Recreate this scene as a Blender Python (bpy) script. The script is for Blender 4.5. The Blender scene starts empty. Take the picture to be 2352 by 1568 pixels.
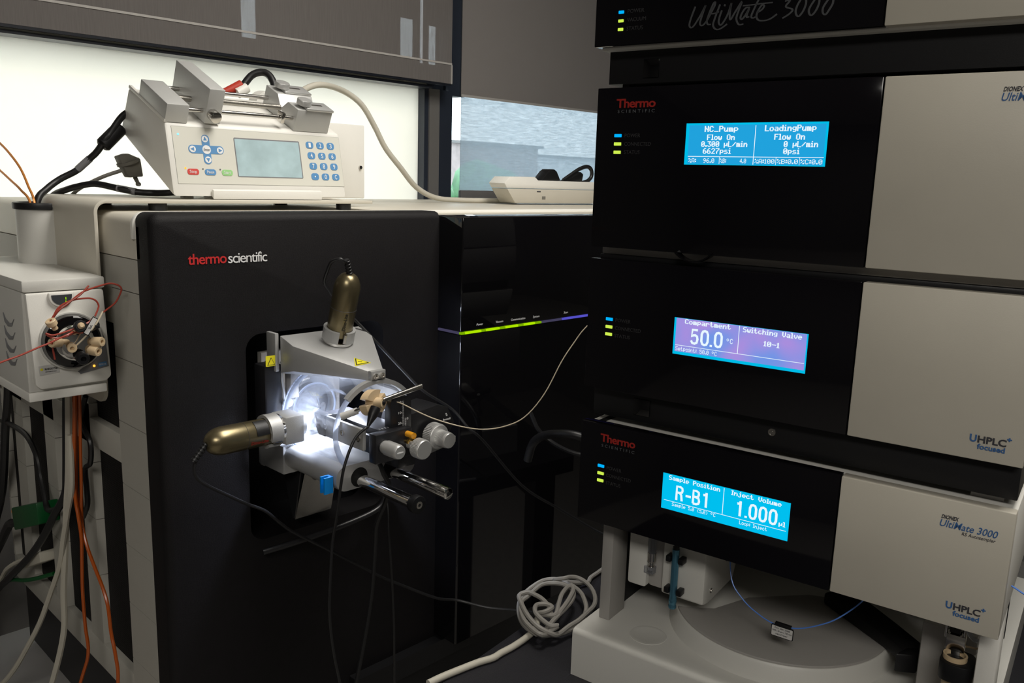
import bpy, bmesh, math, random
from mathutils import Vector, Matrix
random.seed(7)
sc = bpy.context.scene
COL = sc.collection
ZC = 1.62                                  # camera height above the floor

# ---------------------------------------------------------------- camera
cam = bpy.data.cameras.new('camera')
cam.sensor_width = 36.0
cam.lens = 29.806
cam.clip_start = 0.02
cam.clip_end = 200
cam_o = bpy.data.objects.new('camera', cam)
COL.objects.link(cam_o)
_r = Vector((0.69580, -0.71761, 0.03001)); _u = Vector((0.11405, 0.15165, 0.98183)); _w = Vector((0.70912, 0.67974, -0.18736))
_m = Matrix((_r, _u, -_w)).transposed().to_4x4()
_m.translation = (0, 0, ZC)
cam_o.matrix_world = _m
sc.camera = cam_o

# ---------------------------------------------------------------- world (overcast daylight) and exposure
w = bpy.data.worlds.new('sky')
sc.world = w
w.use_nodes = True
bg = w.node_tree.nodes['Background']
bg.inputs[0].default_value = (0.90, 0.96, 1.0, 1)
bg.inputs[1].default_value = 4.2
sc.view_settings.view_transform = 'Standard'
sc.view_settings.look = 'None'
sc.view_settings.exposure = 0.0
sc.view_settings.gamma = 1.0
sc.view_settings.use_curve_mapping = False
CEIL = 2.75
# ceiling lamps of the room: centre x, y, size x, size y, power
LAMPS = [(0.95, 0.30, 0.6, 1.2, 26.0), (-1.1, -0.9, 0.6, 1.2, 31.0)]
LAMP_COL = (1.0, 0.955, 0.88)

# ---------------------------------------------------------------- materials
MATS = {}
def mat(name, col=(0.5, 0.5, 0.5), rough=0.5, metal=0.0, spec=0.5, bump=0.0, bscale=400.0, emit=None, es=1.0,
        vary=0.0, vscale=8.0, coat=0.0, stretch=None, alpha=1.0):
    m = bpy.data.materials.new(name)
    m.use_nodes = True
    nt = m.node_tree
    b = nt.nodes['Principled BSDF']
    b.inputs['Base Color'].default_value = (*col, 1)
    b.inputs['Roughness'].default_value = rough
    b.inputs['Metallic'].default_value = metal
    b.inputs['Specular IOR Level'].default_value = spec
    b.inputs['Coat Weight'].default_value = coat
    if alpha < 1: b.inputs['Alpha'].default_value = alpha
    if emit:
        b.inputs['Emission Color'].default_value = (*emit, 1)
        b.inputs['Emission Strength'].default_value = es
    tc = nt.nodes.new('ShaderNodeTexCoord')
    src = tc.outputs['Object']
    if stretch:
        mp = nt.nodes.new('ShaderNodeMapping')
        mp.inputs['Scale'].default_value = stretch
        nt.links.new(src, mp.inputs['Vector']); src = mp.outputs['Vector']
    if bump:
        n = nt.nodes.new('ShaderNodeTexNoise'); n.inputs['Scale'].default_value = bscale
        n.inputs['Detail'].default_value = 3
        nt.links.new(src, n.inputs['Vector'])
        bp = nt.nodes.new('ShaderNodeBump'); bp.inputs['Strength'].default_value = bump
        bp.inputs['Distance'].default_value = 0.001
        nt.links.new(n.outputs['Fac'], bp.inputs['Height'])
        nt.links.new(bp.outputs['Normal'], b.inputs['Normal'])
    if vary:
        n = nt.nodes.new('ShaderNodeTexNoise'); n.inputs['Scale'].default_value = vscale
        n.inputs['Detail'].default_value = 4
        nt.links.new(src, n.inputs['Vector'])
        rp = nt.nodes.new('ShaderNodeValToRGB')
        rp.color_ramp.elements[0].position = 0.3
        rp.color_ramp.elements[1].position = 0.7
        rp.color_ramp.elements[0].color = (*[c * (1 - vary) for c in col], 1)
        rp.color_ramp.elements[1].color = (*[min(1, c * (1 + vary)) for c in col], 1)
        nt.links.new(n.outputs['Fac'], rp.inputs['Fac'])
        nt.links.new(rp.outputs['Color'], b.inputs['Base Color'])
    MATS[name] = m
    return m

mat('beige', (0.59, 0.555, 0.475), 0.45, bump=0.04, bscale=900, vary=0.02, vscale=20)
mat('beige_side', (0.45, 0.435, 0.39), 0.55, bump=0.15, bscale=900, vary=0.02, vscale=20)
mat('white_plastic', (0.80, 0.785, 0.735), 0.4, bump=0.08, bscale=800, vary=0.015)
mat('putty', (0.64, 0.63, 0.59), 0.42, bump=0.08, bscale=800, vary=0.015)
mat('taupe', (0.36, 0.345, 0.325), 0.5, bump=0.1, bscale=700, vary=0.02)
mat('black_matte', (0.0065, 0.0057, 0.0064), 0.55, spec=0.24, bump=0.5, bscale=1400, vary=0.1, vscale=60)
mat('black_gloss', (0.0035, 0.0033, 0.004), 0.035, spec=0.5, vary=0.1)
mat('black_front', (0.0045, 0.004, 0.0055), 0.07, spec=0.25, vary=0.1)
mat('black_plastic', (0.008, 0.008, 0.009), 0.4, spec=0.35, bump=0.05, bscale=900)
mat('black_rubber', (0.010, 0.010, 0.011), 0.42, bump=0.1, bscale=600)
mat('black_anod', (0.014, 0.014, 0.016), 0.32, spec=0.6, bump=0.1, bscale=1500)
mat('dark_hole', (0.003, 0.003, 0.003), 0.8)
mat('alu', (0.66, 0.66, 0.65), 0.33, metal=0.6, bump=0.1, bscale=1500, stretch=(1, 1, 6))
mat('alu_pump', (0.58, 0.58, 0.565), 0.40, metal=0.35, bump=0.25, bscale=1800)
mat('alu_sand', (0.50, 0.50, 0.495), 0.38, metal=0.45, bump=0.25, bscale=1800)
mat('steel', (0.58, 0.56, 0.53), 0.18, metal=1.0, bump=0.03, bscale=600)
mat('steel_thread', (0.42, 0.40, 0.36), 0.3, metal=1.0, bump=0.6, bscale=900, stretch=(4, 0.2, 0.2))
mat('chrome', (0.85, 0.84, 0.82), 0.06, metal=1.0, bump=0.02, bscale=300)
mat('bronze', (0.24, 0.20, 0.115), 0.30, metal=0.85, bump=0.06, bscale=1600)
mat('brass', (0.55, 0.35, 0.08), 0.3, metal=0.9, vary=0.1)
mat('amber', (0.75, 0.33, 0.02), 0.12, spec=0.6, vary=0.1)
mat('peek', (0.66, 0.50, 0.31), 0.42, bump=0.05, vary=0.04)
mat('cream', (0.72, 0.62, 0.46), 0.4, vary=0.03)
mat('blue_clip', (0.0, 0.26, 0.78), 0.4, vary=0.04)
mat('blue_torch', (0.10, 0.27, 0.38), 0.22, metal=0.7, bump=0.03)
mat('blue_tube', (0.10, 0.25, 0.75), 0.3, vary=0.02)
mat('red_tube', (0.36, 0.055, 0.035), 0.35, vary=0.05)
mat('red_tape', (0.48, 0.04, 0.02), 0.5, vary=0.06)
mat('orange_fibre', (0.46, 0.085, 0.006), 0.3, vary=0.06)
mat('copper_fibre', (0.72, 0.27, 0.06), 0.25, metal=0.3, vary=0.06)
mat('grey_cord', (0.30, 0.285, 0.26), 0.5, vary=0.04)
mat('ivory_cord', (0.56, 0.53, 0.45), 0.45, vary=0.04)
mat('grey_plug', (0.20, 0.19, 0.165), 0.55, bump=0.1)
mat('grey_tape', (0.22, 0.22, 0.235), 0.5, vary=0.1)
mat('green_term', (0.0, 0.085, 0.018), 0.4, vary=0.05)
mat('green_board', (0.004, 0.05, 0.008), 0.5, vary=0.2, vscale=60)
mat('orange_dot', (0.8, 0.25, 0.01), 0.5, vary=0.05)
mat('yellow_sticker', (0.83, 0.74, 0.02), 0.45, vary=0.02)
mat('orange_sticker', (0.8, 0.30, 0.02), 0.45, vary=0.02)
mat('ink_black', (0.012, 0.012, 0.012), 0.5, vary=0.05)
mat('ink_dark', (0.045, 0.045, 0.055), 0.5, vary=0.05)
mat('ink_blue', (0.045, 0.14, 0.36), 0.5, vary=0.04)
mat('ink_red', (0.62, 0.035, 0.035), 0.4, vary=0.04)
mat('ink_red_dim', (0.36, 0.02, 0.015), 0.4, vary=0.04)
mat('ink_white', (0.82, 0.82, 0.82), 0.4, vary=0.02)
mat('ink_grey', (0.11, 0.115, 0.125), 0.45, vary=0.05)
mat('ink_faint', (0.035, 0.035, 0.038), 0.5, vary=0.05)
mat('ink_script', (0.085, 0.088, 0.095), 0.4, metal=0.2, vary=0.05)
mat('paper', (0.62, 0.61, 0.59), 0.6, vary=0.02)
mat('key_blue', (0.10, 0.27, 0.52), 0.4, vary=0.03)
mat('key_red', (0.62, 0.06, 0.05), 0.4, vary=0.03)
mat('key_green', (0.32, 0.62, 0.25), 0.4, vary=0.03)
mat('panel_film', (0.66, 0.65, 0.58), 0.5, vary=0.01)
mat('film_line', (0.32, 0.32, 0.30), 0.5, vary=0.02)
mat('lcd_grey', (0.42, 0.56, 0.60), 0.2, vary=0.12, vscale=35)
mat('lcd_dark', (0.05, 0.055, 0.06), 0.25, vary=0.05)
mat('grey_print', (0.20, 0.20, 0.21), 0.45, vary=0.03)
mat('bench_top', (0.014, 0.0135, 0.018), 0.55, bump=0.5, bscale=700, vary=0.6, vscale=900)
mat('table_top', (0.36, 0.35, 0.34), 0.6, vary=0.08)
mat('floor', (0.36, 0.345, 0.32), 0.5, vary=0.12, vscale=30)
mat('wall_paint', (0.16, 0.155, 0.15), 0.8, bump=0.1, bscale=200, vary=0.02)
mat('ceiling_tile', (0.42, 0.41, 0.39), 0.9, bump=0.3, bscale=150, vary=0.03)
mat('mullion_dark', (0.02, 0.026, 0.04), 0.4, vary=0.05)
mat('mullion_grey', (0.14, 0.135, 0.13), 0.5, vary=0.04)
mat('rail_black', (0.012, 0.014, 0.02), 0.3, vary=0.05)
mat('rail_grey', (0.19, 0.195, 0.18), 0.4, vary=0.05)
mat('hem', (0.42, 0.40, 0.38), 0.7, bump=0.3, bscale=700)
mat('brick_wall', (0.32, 0.27, 0.26), 0.8, vary=0.2, vscale=6)
mat('render_wall', (0.75, 0.78, 0.82), 0.8, vary=0.05, vscale=3)
mat('leaf', (0.10, 0.25, 0.12), 0.6, vary=0.3, vscale=5)
mat('ground', (0.25, 0.25, 0.25), 0.9, vary=0.2, vscale=2)
# emitters
def emat(name, col, s=1.0):
    m = bpy.data.materials.new(name); m.use_nodes = True
    nt = m.node_tree
    for n in list(nt.nodes): nt.nodes.remove(n)
    o = nt.nodes.new('ShaderNodeOutputMaterial'); e = nt.nodes.new('ShaderNodeEmission')
    e.inputs[0].default_value = (*col, 1); e.inputs[1].default_value = s
    nt.links.new(e.outputs[0], o.inputs[0])
    MATS[name] = m
    return m
emat('scr_cyan', (0.0, 0.52, 0.86), 1.0)
emat('scr_blue', (0.015, 0.36, 0.72), 1.0)
emat('scr_edge', (0.0, 0.50, 0.80), 1.0)
emat('scr_text', (0.80, 0.93, 1.0), 1.0)
emat('led_blue', (0.0, 0.45, 1.0), 1.0)
emat('led_green', (0.62, 0.85, 0.08), 1.0)
emat('led_green2', (0.42, 0.78, 0.0), 1.0)
emat('led_dimgreen', (0.19, 0.40, 0.0), 1.0)
emat('led_violet', (0.09, 0.08, 0.55), 1.0)
emat('led_violet_dim', (0.05, 0.045, 0.09), 1.0)
emat('led_cyan', (0.25, 0.75, 1.0), 1.5)
emat('led_orange', (1.0, 0.45, 0.05), 1.6)
emat('digit_green', (0.35, 0.75, 0.0), 1.0)
emat('lamp_panel', LAMP_COL, 2.0)
emat('led_white', (0.85, 0.9, 1.0), 6.0)

def purple_screen():
    m = emat('scr_purple', (0.2, 0.3, 0.8), 1.0)
    nt = m.node_tree
    e = [n for n in nt.nodes if n.type == 'EMISSION'][0]
    tc = nt.nodes.new('ShaderNodeTexCoord')
    n = nt.nodes.new('ShaderNodeTexNoise'); n.inputs['Scale'].default_value = 28; n.inputs['Detail'].default_value = 1
    rp = nt.nodes.new('ShaderNodeValToRGB')
    rp.color_ramp.elements[0].position = 0.35; rp.color_ramp.elements[0].color = (0.16, 0.30, 0.78, 1)
    rp.color_ramp.elements[1].position = 0.68; rp.color_ramp.elements[1].color = (0.40, 0.27, 0.72, 1)
    nt.links.new(tc.outputs['Object'], n.inputs['Vector'])
    nt.links.new(n.outputs['Fac'], rp.inputs['Fac'])
    nt.links.new(rp.outputs['Color'], e.inputs[0])
purple_screen()

def shade_mat(name, col, transp, transl, stretch, tcol=None, contrast=0.25):
    """woven roller-shade fabric: diffuse + light passing through + gaps between the threads"""
    m = bpy.data.materials.new(name); m.use_nodes = True
    nt = m.node_tree
    for n in list(nt.nodes): nt.nodes.remove(n)
    N = nt.nodes.new; L = nt.links.new
    o = N('ShaderNodeOutputMaterial'); d = N('ShaderNodeBsdfDiffuse'); t = N('ShaderNodeBsdfTranslucent'); tr = N('ShaderNodeBsdfTransparent')
    m1 = N('ShaderNodeMixShader'); m2 = N('ShaderNodeMixShader')
    tc = N('ShaderNodeTexCoord'); mp = N('ShaderNodeMapping'); mp.inputs['Scale'].default_value = stretch
    n = N('ShaderNodeTexNoise'); n.inputs['Scale'].default_value = 1.0; n.inputs['Detail'].default_value = 3
    mr = N('ShaderNodeMapRange'); mr.inputs['From Min'].default_value = 0.3; mr.inputs['From Max'].default_value = 0.7
    mr.inputs['To Min'].default_value = max(0, transp * (1 - contrast)); mr.inputs['To Max'].default_value = min(1, transp * (1 + contrast))
    d.inputs[0].default_value = (*col, 1); t.inputs[0].default_value = (*(tcol or col), 1)
    m1.inputs[0].default_value = transl
    L(tc.outputs['Object'], mp.inputs['Vector']); L(mp.outputs['Vector'], n.inputs['Vector']); L(n.outputs['Fac'], mr.inputs['Value'])
    L(d.outputs[0], m1.inputs[1]); L(t.outputs[0], m1.inputs[2])
    L(mr.outputs['Result'], m2.inputs[0]); L(m1.outputs[0], m2.inputs[1]); L(tr.outputs[0], m2.inputs[2])
    L(m2.outputs[0], o.inputs[0])
    MATS[name] = m
shade_mat('shade_white', (0.85, 0.84, 0.78), 0.0, 0.70, (140, 140, 6), (1.0, 0.945, 0.865))
# colour of the white cloth varies a little from thread to thread
shade_mat('shade_dark', (0.20, 0.185, 0.178), 0.22, 0.10, (500, 500, 18), (0.22, 0.205, 0.195), 0.30)
shade_mat('shade_blind2', (0.27, 0.25, 0.24), 0.02, 0.12, (500, 500, 18), (0.22, 0.205, 0.195), 0.30)
shade_mat('shade_sheer', (0.40, 0.44, 0.48), 0.32, 0.42, (26, 26, 240), (0.47, 0.575, 0.65), 0.22)

def clear_mat(name, tint, refl=0.12, haze=0.04, rough=0.03):
    m = bpy.data.materials.new(name); m.use_nodes = True
    nt = m.node_tree
    for n in list(nt.nodes): nt.nodes.remove(n)
    N = nt.nodes.new; L = nt.links.new
    o = N('ShaderNodeOutputMaterial'); tr = N('ShaderNodeBsdfTransparent'); g = N('ShaderNodeBsdfGlossy'); d = N('ShaderNodeBsdfTranslucent')
    tr.inputs[0].default_value = (*tint, 1); g.inputs['Roughness'].default_value = rough
    d.inputs[0].default_value = (0.85, 0.9, 1.0, 1)
    lw = N('ShaderNodeLayerWeight'); lw.inputs['Blend'].default_value = 0.35
    mr = N('ShaderNodeMapRange'); mr.inputs['To Min'].default_value = refl * 0.35; mr.inputs['To Max'].default_value = min(1, refl * 4)
    m1 = N('ShaderNodeMixShader'); m2 = N('ShaderNodeMixShader'); m2.inputs[0].default_value = haze
    L(lw.outputs['Facing'], mr.inputs['Value']); L(mr.outputs['Result'], m1.inputs[0])
    L(tr.outputs[0], m1.inputs[1]); L(g.outputs[0], m1.inputs[2])
    L(m1.outputs[0], m2.inputs[1]); L(d.outputs[0], m2.inputs[2]); L(m2.outputs[0], o.inputs[0])
    MATS[name] = m
clear_mat('acrylic', (0.97, 0.98, 1.0), 0.12, 0.07)
clear_mat('acrylic_edge', (0.9, 0.93, 1.0), 0.1, 0.9)
clear_mat('glass', (0.93, 0.97, 0.98), 0.08, 0.0)
clear_mat('clear_tube', (0.85, 0.85, 0.86), 0.15, 0.25)

def mesh_mat():
    m = mat('vent_mesh', (0.012, 0.011, 0.012), 0.6, spec=0.12)
    nt = m.node_tree; b = nt.nodes['Principled BSDF']
    tc = nt.nodes.new('ShaderNodeTexCoord')
    v = nt.nodes.new('ShaderNodeTexVoronoi'); v.inputs['Scale'].default_value = 300; v.inputs['Randomness'].default_value = 0.15
    rp = nt.nodes.new('ShaderNodeValToRGB')
    rp.color_ramp.elements[0].position = 0.40; rp.color_ramp.elements[0].color = (0.0015, 0.0015, 0.0015, 1)
    rp.color_ramp.elements[1].position = 0.55; rp.color_ramp.elements[1].color = (0.022, 0.020, 0.020, 1)
    nt.links.new(tc.outputs['Object'], v.inputs['Vector'])
    nt.links.new(v.outputs['Distance'], rp.inputs['Fac'])
    nt.links.new(rp.outputs['Color'], b.inputs['Base Color'])
mesh_mat()

# ---------------------------------------------------------------- frames and mesh builder
F_MS = Matrix.Translation((0, 0, ZC))                      # room axes: x along the window wall, y towards it
ST_A = math.radians(-81.754)
F_ST = Matrix.Translation((0.71410, 0.57208, ZC - 0.26019)) @ Matrix.Rotation(ST_A, 4, 'Z')   # stack of modules

def crom(pts, sub=5):
    if len(pts) < 3: return [Vector(p) for p in pts]
    P = [Vector(p) for p in pts]
    P = [P[0] * 2 - P[1]] + P + [P[-1] * 2 - P[-2]]
    out = []
    for i in range(1, len(P) - 2):
        a, b, c, d = P[i - 1:i + 3]
        for k in range(sub):
            t = k / sub
            out.append(0.5 * ((2 * b) + (c - a) * t + (2 * a - 5 * b + 4 * c - d) * t * t + (3 * b - a - 3 * c + d) * t ** 3))
    out.append(P[-2])
    return out

class M:
    def __init__(s, xf=None): s.v = []; s.f = []; s.xf = xf
    def _add(s, vs, fs):
        o = len(s.v)
        s.v += [Vector(s.xf(*p)) if s.xf else Vector(p) for p in vs]
        s.f += [tuple(i + o for i in f) for f in fs]
        return s
    def box(s, x0, x1, y0, y1, z0, z1):
        return s._add([(x, y, z) for z in (z0, z1) for y in (y0, y1) for x in (x0, x1)],
                      [(0, 2, 3, 1), (4, 5, 7, 6), (0, 1, 5, 4), (2, 6, 7, 3), (0, 4, 6, 2), (1, 3, 7, 5)])
    def prism(s, poly, ax, a, b):
        n = len(poly)
        def p3(p, q): return {'x': (q, p[0], p[1]), 'y': (p[0], q, p[1]), 'z': (p[0], p[1], q)}[ax]
        vs = [p3(p, a) for p in poly] + [p3(p, b) for p in poly]
        return s._add(vs, [tuple(range(n)), tuple(range(2 * n - 1, n - 1, -1))] + [(i, (i + 1) % n, n + (i + 1) % n, n + i) for i in range(n)])
    def quad(s, pts): return s._add(pts, [tuple(range(len(pts)))])
    def lathe(s, p, d, prof, n=28):
        p = Vector(p); d = Vector(d).normalized()
        a = d.orthogonal().normalized(); b = d.cross(a)
        vs = []; fs = []
        for t, r in prof:
            for i in range(n):
                an = 2 * math.pi * i / n
                vs.append(p + d * t + (a * math.cos(an) + b * math.sin(an)) * r)
        for k in range(len(prof) - 1):
            for i in range(n):
                j = (i + 1) % n
                fs.append((k * n + i, k * n + j, (k + 1) * n + j, (k + 1) * n + i))
        fs.append(tuple(range(n))); m = (len(prof) - 1) * n
        fs.append(tuple(range(m + n - 1, m - 1, -1)))
        return s._add([tuple(v) for v in vs], fs)
    def cyl(s, p, q, r, r2=None, n=24):
        p = Vector(p); q = Vector(q)
        return s.lathe(p, q - p, [(0, r), ((q - p).length, r if r2 is None else r2)], n)
    def arc(s, c, ax_a, ax_b, r0, r1, a0, a1, d, n=32):
        """thick arc: radii r0..r1 in plane (ax_a, ax_b), extruded along vector d"""
        c = Vector(c); A = Vector(ax_a); B = Vector(ax_b); d = Vector(d)
        full = abs(a1 - a0) >= 359.9
        vs = []; fs = []
        m = n if full else n + 1
        for i in range(m):
            an = math.radians(a0 + (a1 - a0) * i / n)
            e = A * math.cos(an) + B * math.sin(an)
            vs += [tuple(c + e * r0), tuple(c + e * r1), tuple(c + e * r1 + d), tuple(c + e * r0 + d)]
        for i in range(n):
            j = ((i + 1) % m) * 4; i4 = i * 4
            for k in range(4):
                fs.append((i4 + k, i4 + (k + 1) % 4, j + (k + 1) % 4, j + k))
        if not full:
            fs += [(0, 3, 2, 1), (n * 4, n * 4 + 1, n * 4 + 2, n * 4 + 3)]
        return s._add(vs, fs)
    def tube(s, pts, r, n=8, sub=5, smooth=True):
        P = crom(pts, sub) if smooth else [Vector(p) for p in pts]
        vs = []; fs = []
        T = []
        for i in range(len(P)):
            a = P[max(0, i - 1)]; b = P[min(len(P) - 1, i + 1)]
            T.append((b - a).normalized())
        nrm = T[0].orthogonal().normalized()
        for i, p in enumerate(P):
            nrm = (nrm - T[i] * nrm.dot(T[i]))
            nrm = nrm.normalized() if nrm.length > 1e-6 else T[i].orthogonal().normalized()
            b = T[i].cross(nrm)
            for k in range(n):
                an = 2 * math.pi * k / n
                vs.append(tuple(p + (nrm * math.cos(an) + b * math.sin(an)) * r))
        for i in range(len(P) - 1):
            for k in range(n):
                j = (k + 1) % n
                fs.append((i * n + k, i * n + j, (i + 1) * n + j, (i + 1) * n + k))
        fs.append(tuple(range(n))); m = (len(P) - 1) * n
        fs.append(tuple(range(m + n - 1, m - 1, -1)))
        return s._add(vs, fs)
    def ball(s, c, r, n=12, m=8, sc_=(1, 1, 1)):
        vs = []; fs = []
        for j in range(m + 1):
            th = math.pi * j / m
            for i in range(n):
                ph = 2 * math.pi * i / n
                vs.append((c[0] + sc_[0] * r * math.sin(th) * math.cos(ph), c[1] + sc_[1] * r * math.sin(th) * math.sin(ph), c[2] + sc_[2] * r * math.cos(th)))
        for j in range(m):
            for i in range(n):
                k = (i + 1) % n
                fs.append((j * n + i, j * n + k, (j + 1) * n + k, (j + 1) * n + i))
        return s._add(vs, fs)

def rrect(x0, x1, z0, z1, r, n=5, corners=(1, 1, 1, 1)):
    """rounded rectangle; corners: bottom-left, bottom-right, top-right, top-left"""
    out = []
    for (cx, cz, a, on) in ((x0 + r, z0 + r, 180, corners[0]), (x1 - r, z0 + r, 270, corners[1]), (x1 - r, z1 - r, 0, corners[2]), (x0 + r, z1 - r, 90, corners[3])):
        if on:
            for i in range(n + 1):
                an = math.radians(a + 90 * i / n)
                out.append((cx + r * math.cos(an), cz + r * math.sin(an)))
        else:
            out.append({180: (x0, z0), 270: (x1, z0), 0: (x1, z1), 90: (x0, z1)}[a])
    return out

def mkmesh(name, m, inv, material, smooth=True, bevel=0.0, bseg=2):
    me = bpy.data.meshes.new(name)
    me.from_pydata([tuple(inv @ v) for v in m.v], [], m.f)
    bm = bmesh.new(); bm.from_mesh(me)
    bmesh.ops.remove_doubles(bm, verts=bm.verts, dist=1e-6)
    bmesh.ops.recalc_face_normals(bm, faces=bm.faces)
    if bevel:
        es = [e for e in bm.edges if len(e.link_faces) == 2 and e.calc_face_angle(0) > math.radians(35)]
        bmesh.ops.bevel(bm, geom=es, offset=bevel, segments=bseg, profile=0.5, affect='EDGES', clamp_overlap=True)
    bm.to_mesh(me); bm.free()
    if smooth and len(me.polygons):
        me.polygons.foreach_set('use_smooth', [True] * len(me.polygons))
        me.set_sharp_from_angle(angle=math.radians(38))
    me.materials.append(MATS[material])
    return me

class Thing:
    """an Empty at the base of a thing that parents its parts"""
    def __init__(s, name, label, cat, loc, frame=F_MS, group=None, kind=None):
        s.F = frame
        s.root = bpy.data.objects.new(name, None)
        s.root.empty_display_size = 0.05
        COL.objects.link(s.root)
        s.root.matrix_world = frame @ Matrix.Translation(loc)
        s.inv = Matrix.Translation([-c for c in loc])
        if label: s.root['label'] = label
        if cat: s.root['category'] = cat
        if group: s.root['group'] = group
        if kind: s.root['kind'] = kind
    def add(s, name, m, material, parent=None, bevel=0.0, smooth=True, label=None, kind=None, bseg=2):
        o = bpy.data.objects.new(name, mkmesh(name, m, s.inv, material, smooth, bevel, bseg))
        COL.objects.link(o)
        o.parent = parent or s.root
        if label: o['label'] = label
        if kind: o['kind'] = kind
        return o
    def text(s, name, body, material, O, U, V, u0, u1, base, cap, off=0.0006, parent=None, shear=0.0, bold=0.0, space=1.0, label=None):
        me0, w0, x0, H = glyphs(body, bold, space)
        O = Vector(O); U = Vector(U); V = Vector(V); Nn = U.cross(V).normalized()
        k = (u1 - u0) / w0; q = cap / H
        m = M()
        for p in me0[0]:
            x = (p[0] - x0) * k; y = p[1] * q
            m.v.append(O + U * (u0 + x + shear * y) + V * (base + y) + Nn * (off + (0.0001 if p[2] > 0 else -0.0001)))
        m.f = list(me0[1])
        return s.add(name, m, material, parent, smooth=False, label=label)

_gl = {}
def glyphs(body, bold, space):
    def conv(b, bo, sp):
        c = bpy.data.curves.new('t', 'FONT'); c.body = b; c.extrude = 0.005; c.offset = bo; c.space_character = sp; c.resolution_u = 3
        o = bpy.data.objects.new('t', c); COL.objects.link(o)
        dg = bpy.context.evaluated_depsgraph_get()
        me = bpy.data.meshes.new_from_object(o.evaluated_get(dg))
        vs = [tuple(v.co) for v in me.vertices]; fs = [tuple(p.vertices) for p in me.polygons]
        bpy.data.objects.remove(o); bpy.data.curves.remove(c); bpy.data.meshes.remove(me)
        return vs, fs
    if ('H', bold) not in _gl:
        vs, _ = conv('H', bold, 1); _gl[('H', bold)] = max(v[1] for v in vs)
    vs, fs = conv(body, bold, space)
    xs = [v[0] for v in vs]
    return (vs, fs), max(xs) - min(xs), min(xs), _gl[('H', bold)]

PIX = {'0': '3E5149453E', '1': '00427F4000', '2': '4261514946', '3': '2141454B31', '4': '1814127F10', '5': '2745454539', '6': '3C4A494930', '7': '0171090503', '8': '3649494936', '9': '064949291E',
       '.': '0060600000', ':': '0036360000', '/': '2010080402', '%': '2313086462', '-': '0808080808', '_': '4040404040', 'A': '7E1111117E', 'B': '7F49494936', 'C': '3E41414122', 'F': '7F09090901', 'I': '00417F4100',
       'L': '7F40404040', 'N': '7F0408107F', 'O': '3E4141413E', 'P': '7F09090906', 'R': '7F09192946', 'S': '4649494931', 'V': '1F2040201F', 'a': '2054545478', 'b': '7F48444438', 'c': '3844444420', 'd': '384444487F',
       'e': '3854545418', 'g': '18A4A4A47C', 'h': '7F08040478', 'i': '00447D4000', 'j': '4080847D00', 'l': '00417F4000', 'm': '7C04780478', 'n': '7C08040478', 'o': '3844444438', 'p': 'FC24242418', 'r': '7C08040408',
       's': '4854545420', 't': '043F444020', 'u': '3C4040207C', 'v': '1C2040201C', 'w': '3C4030403C', '\u00b5': 'FC2020103C', '(': '001C224100', ')': '0041221C00', '\u00b0': '0609090600', ' ': '0000000000'}
def lcd(body, wide):
    """pixel lettering of the displays: list of (x0, x1, y0, y1) in units of the capital height"""
    out = []; x = 0
    for ch in body:
        cols = [int(PIX[ch][2 * k:2 * k + 2], 16) for k in range(5)]
        if ch in '.:1iIl' : cols = [c for c in cols if c] or cols
        for k, c in enumerate(cols):
            r = 0
            while r < 8:
                if c >> r & 1:
                    e = r
                    while e < 8 and c >> e & 1: e += 1
                    out.append((x + k, x + k + wide, 7 - e, 7 - r)); r = e
                else: r += 1
        x += len(cols) + (1 if wide < 1.3 else 1.4)
    return out
BIG = {'0': [[(0.28, 0.94), (0.40, 0.90), (0.47, 0.72), (0.47, 0.28), (0.40, 0.10), (0.28, 0.06), (0.16, 0.10), (0.09, 0.28), (0.09, 0.72), (0.16, 0.90), (0.28, 0.94)]],
       '1': [[(0.30, 0.0), (0.30, 0.99)], [(0.30, 0.90), (0.24, 0.82), (0.10, 0.80)]],
       '5': [[(0.46, 0.93), (0.14, 0.93), (0.10, 0.50), (0.20, 0.58), (0.32, 0.60), (0.43, 0.53), (0.47, 0.36), (0.43, 0.14), (0.30, 0.06), (0.16, 0.09), (0.08, 0.24)]],
       'R': [[(0.09, 0.0), (0.09, 0.94), (0.32, 0.94), (0.44, 0.88), (0.47, 0.74), (0.44, 0.60), (0.32, 0.53), (0.09, 0.53)], [(0.30, 0.53), (0.40, 0.40), (0.45, 0.0)]],
       'B': [[(0.09, 0.06), (0.09, 0.94), (0.30, 0.94), (0.42, 0.88), (0.44, 0.74), (0.40, 0.58), (0.28, 0.53), (0.09, 0.53)], [(0.28, 0.53), (0.44, 0.46), (0.48, 0.28), (0.44, 0.12), (0.30, 0.06), (0.09, 0.06)]],
       '-': [[(0.06, 0.44), (0.40, 0.44)]], '.': [[(0.06, 0.0), (0.06, 0.13)]]}
BIGW = {'-': 0.46, '.': 0.20}

def solo(name, label, cat, m, material, frame=F_MS, group=None, kind=None, bevel=0.0, smooth=True):
    xs = [v.x for v in m.v]; ys = [v.y for v in m.v]; zs = [v.z for v in m.v]
    loc = ((min(xs) + max(xs)) / 2, (min(ys) + max(ys)) / 2, min(zs))
    o = bpy.data.objects.new(name, mkmesh(name, m, Matrix.Translation([-c for c in loc]), material, smooth, bevel))
    COL.objects.link(o)
    o.matrix_world = frame @ Matrix.Translation(loc)
    if label: o['label'] = label
    if cat: o['category'] = cat
    if group: o['group'] = group
    if kind: o['kind'] = kind
    return o

def struct(name, m, material, **k): return solo(name, None, None, m, material, kind='structure', **k)
Z0 = -ZC                                     # floor in frame coordinates
ZT = CEIL - ZC

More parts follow.
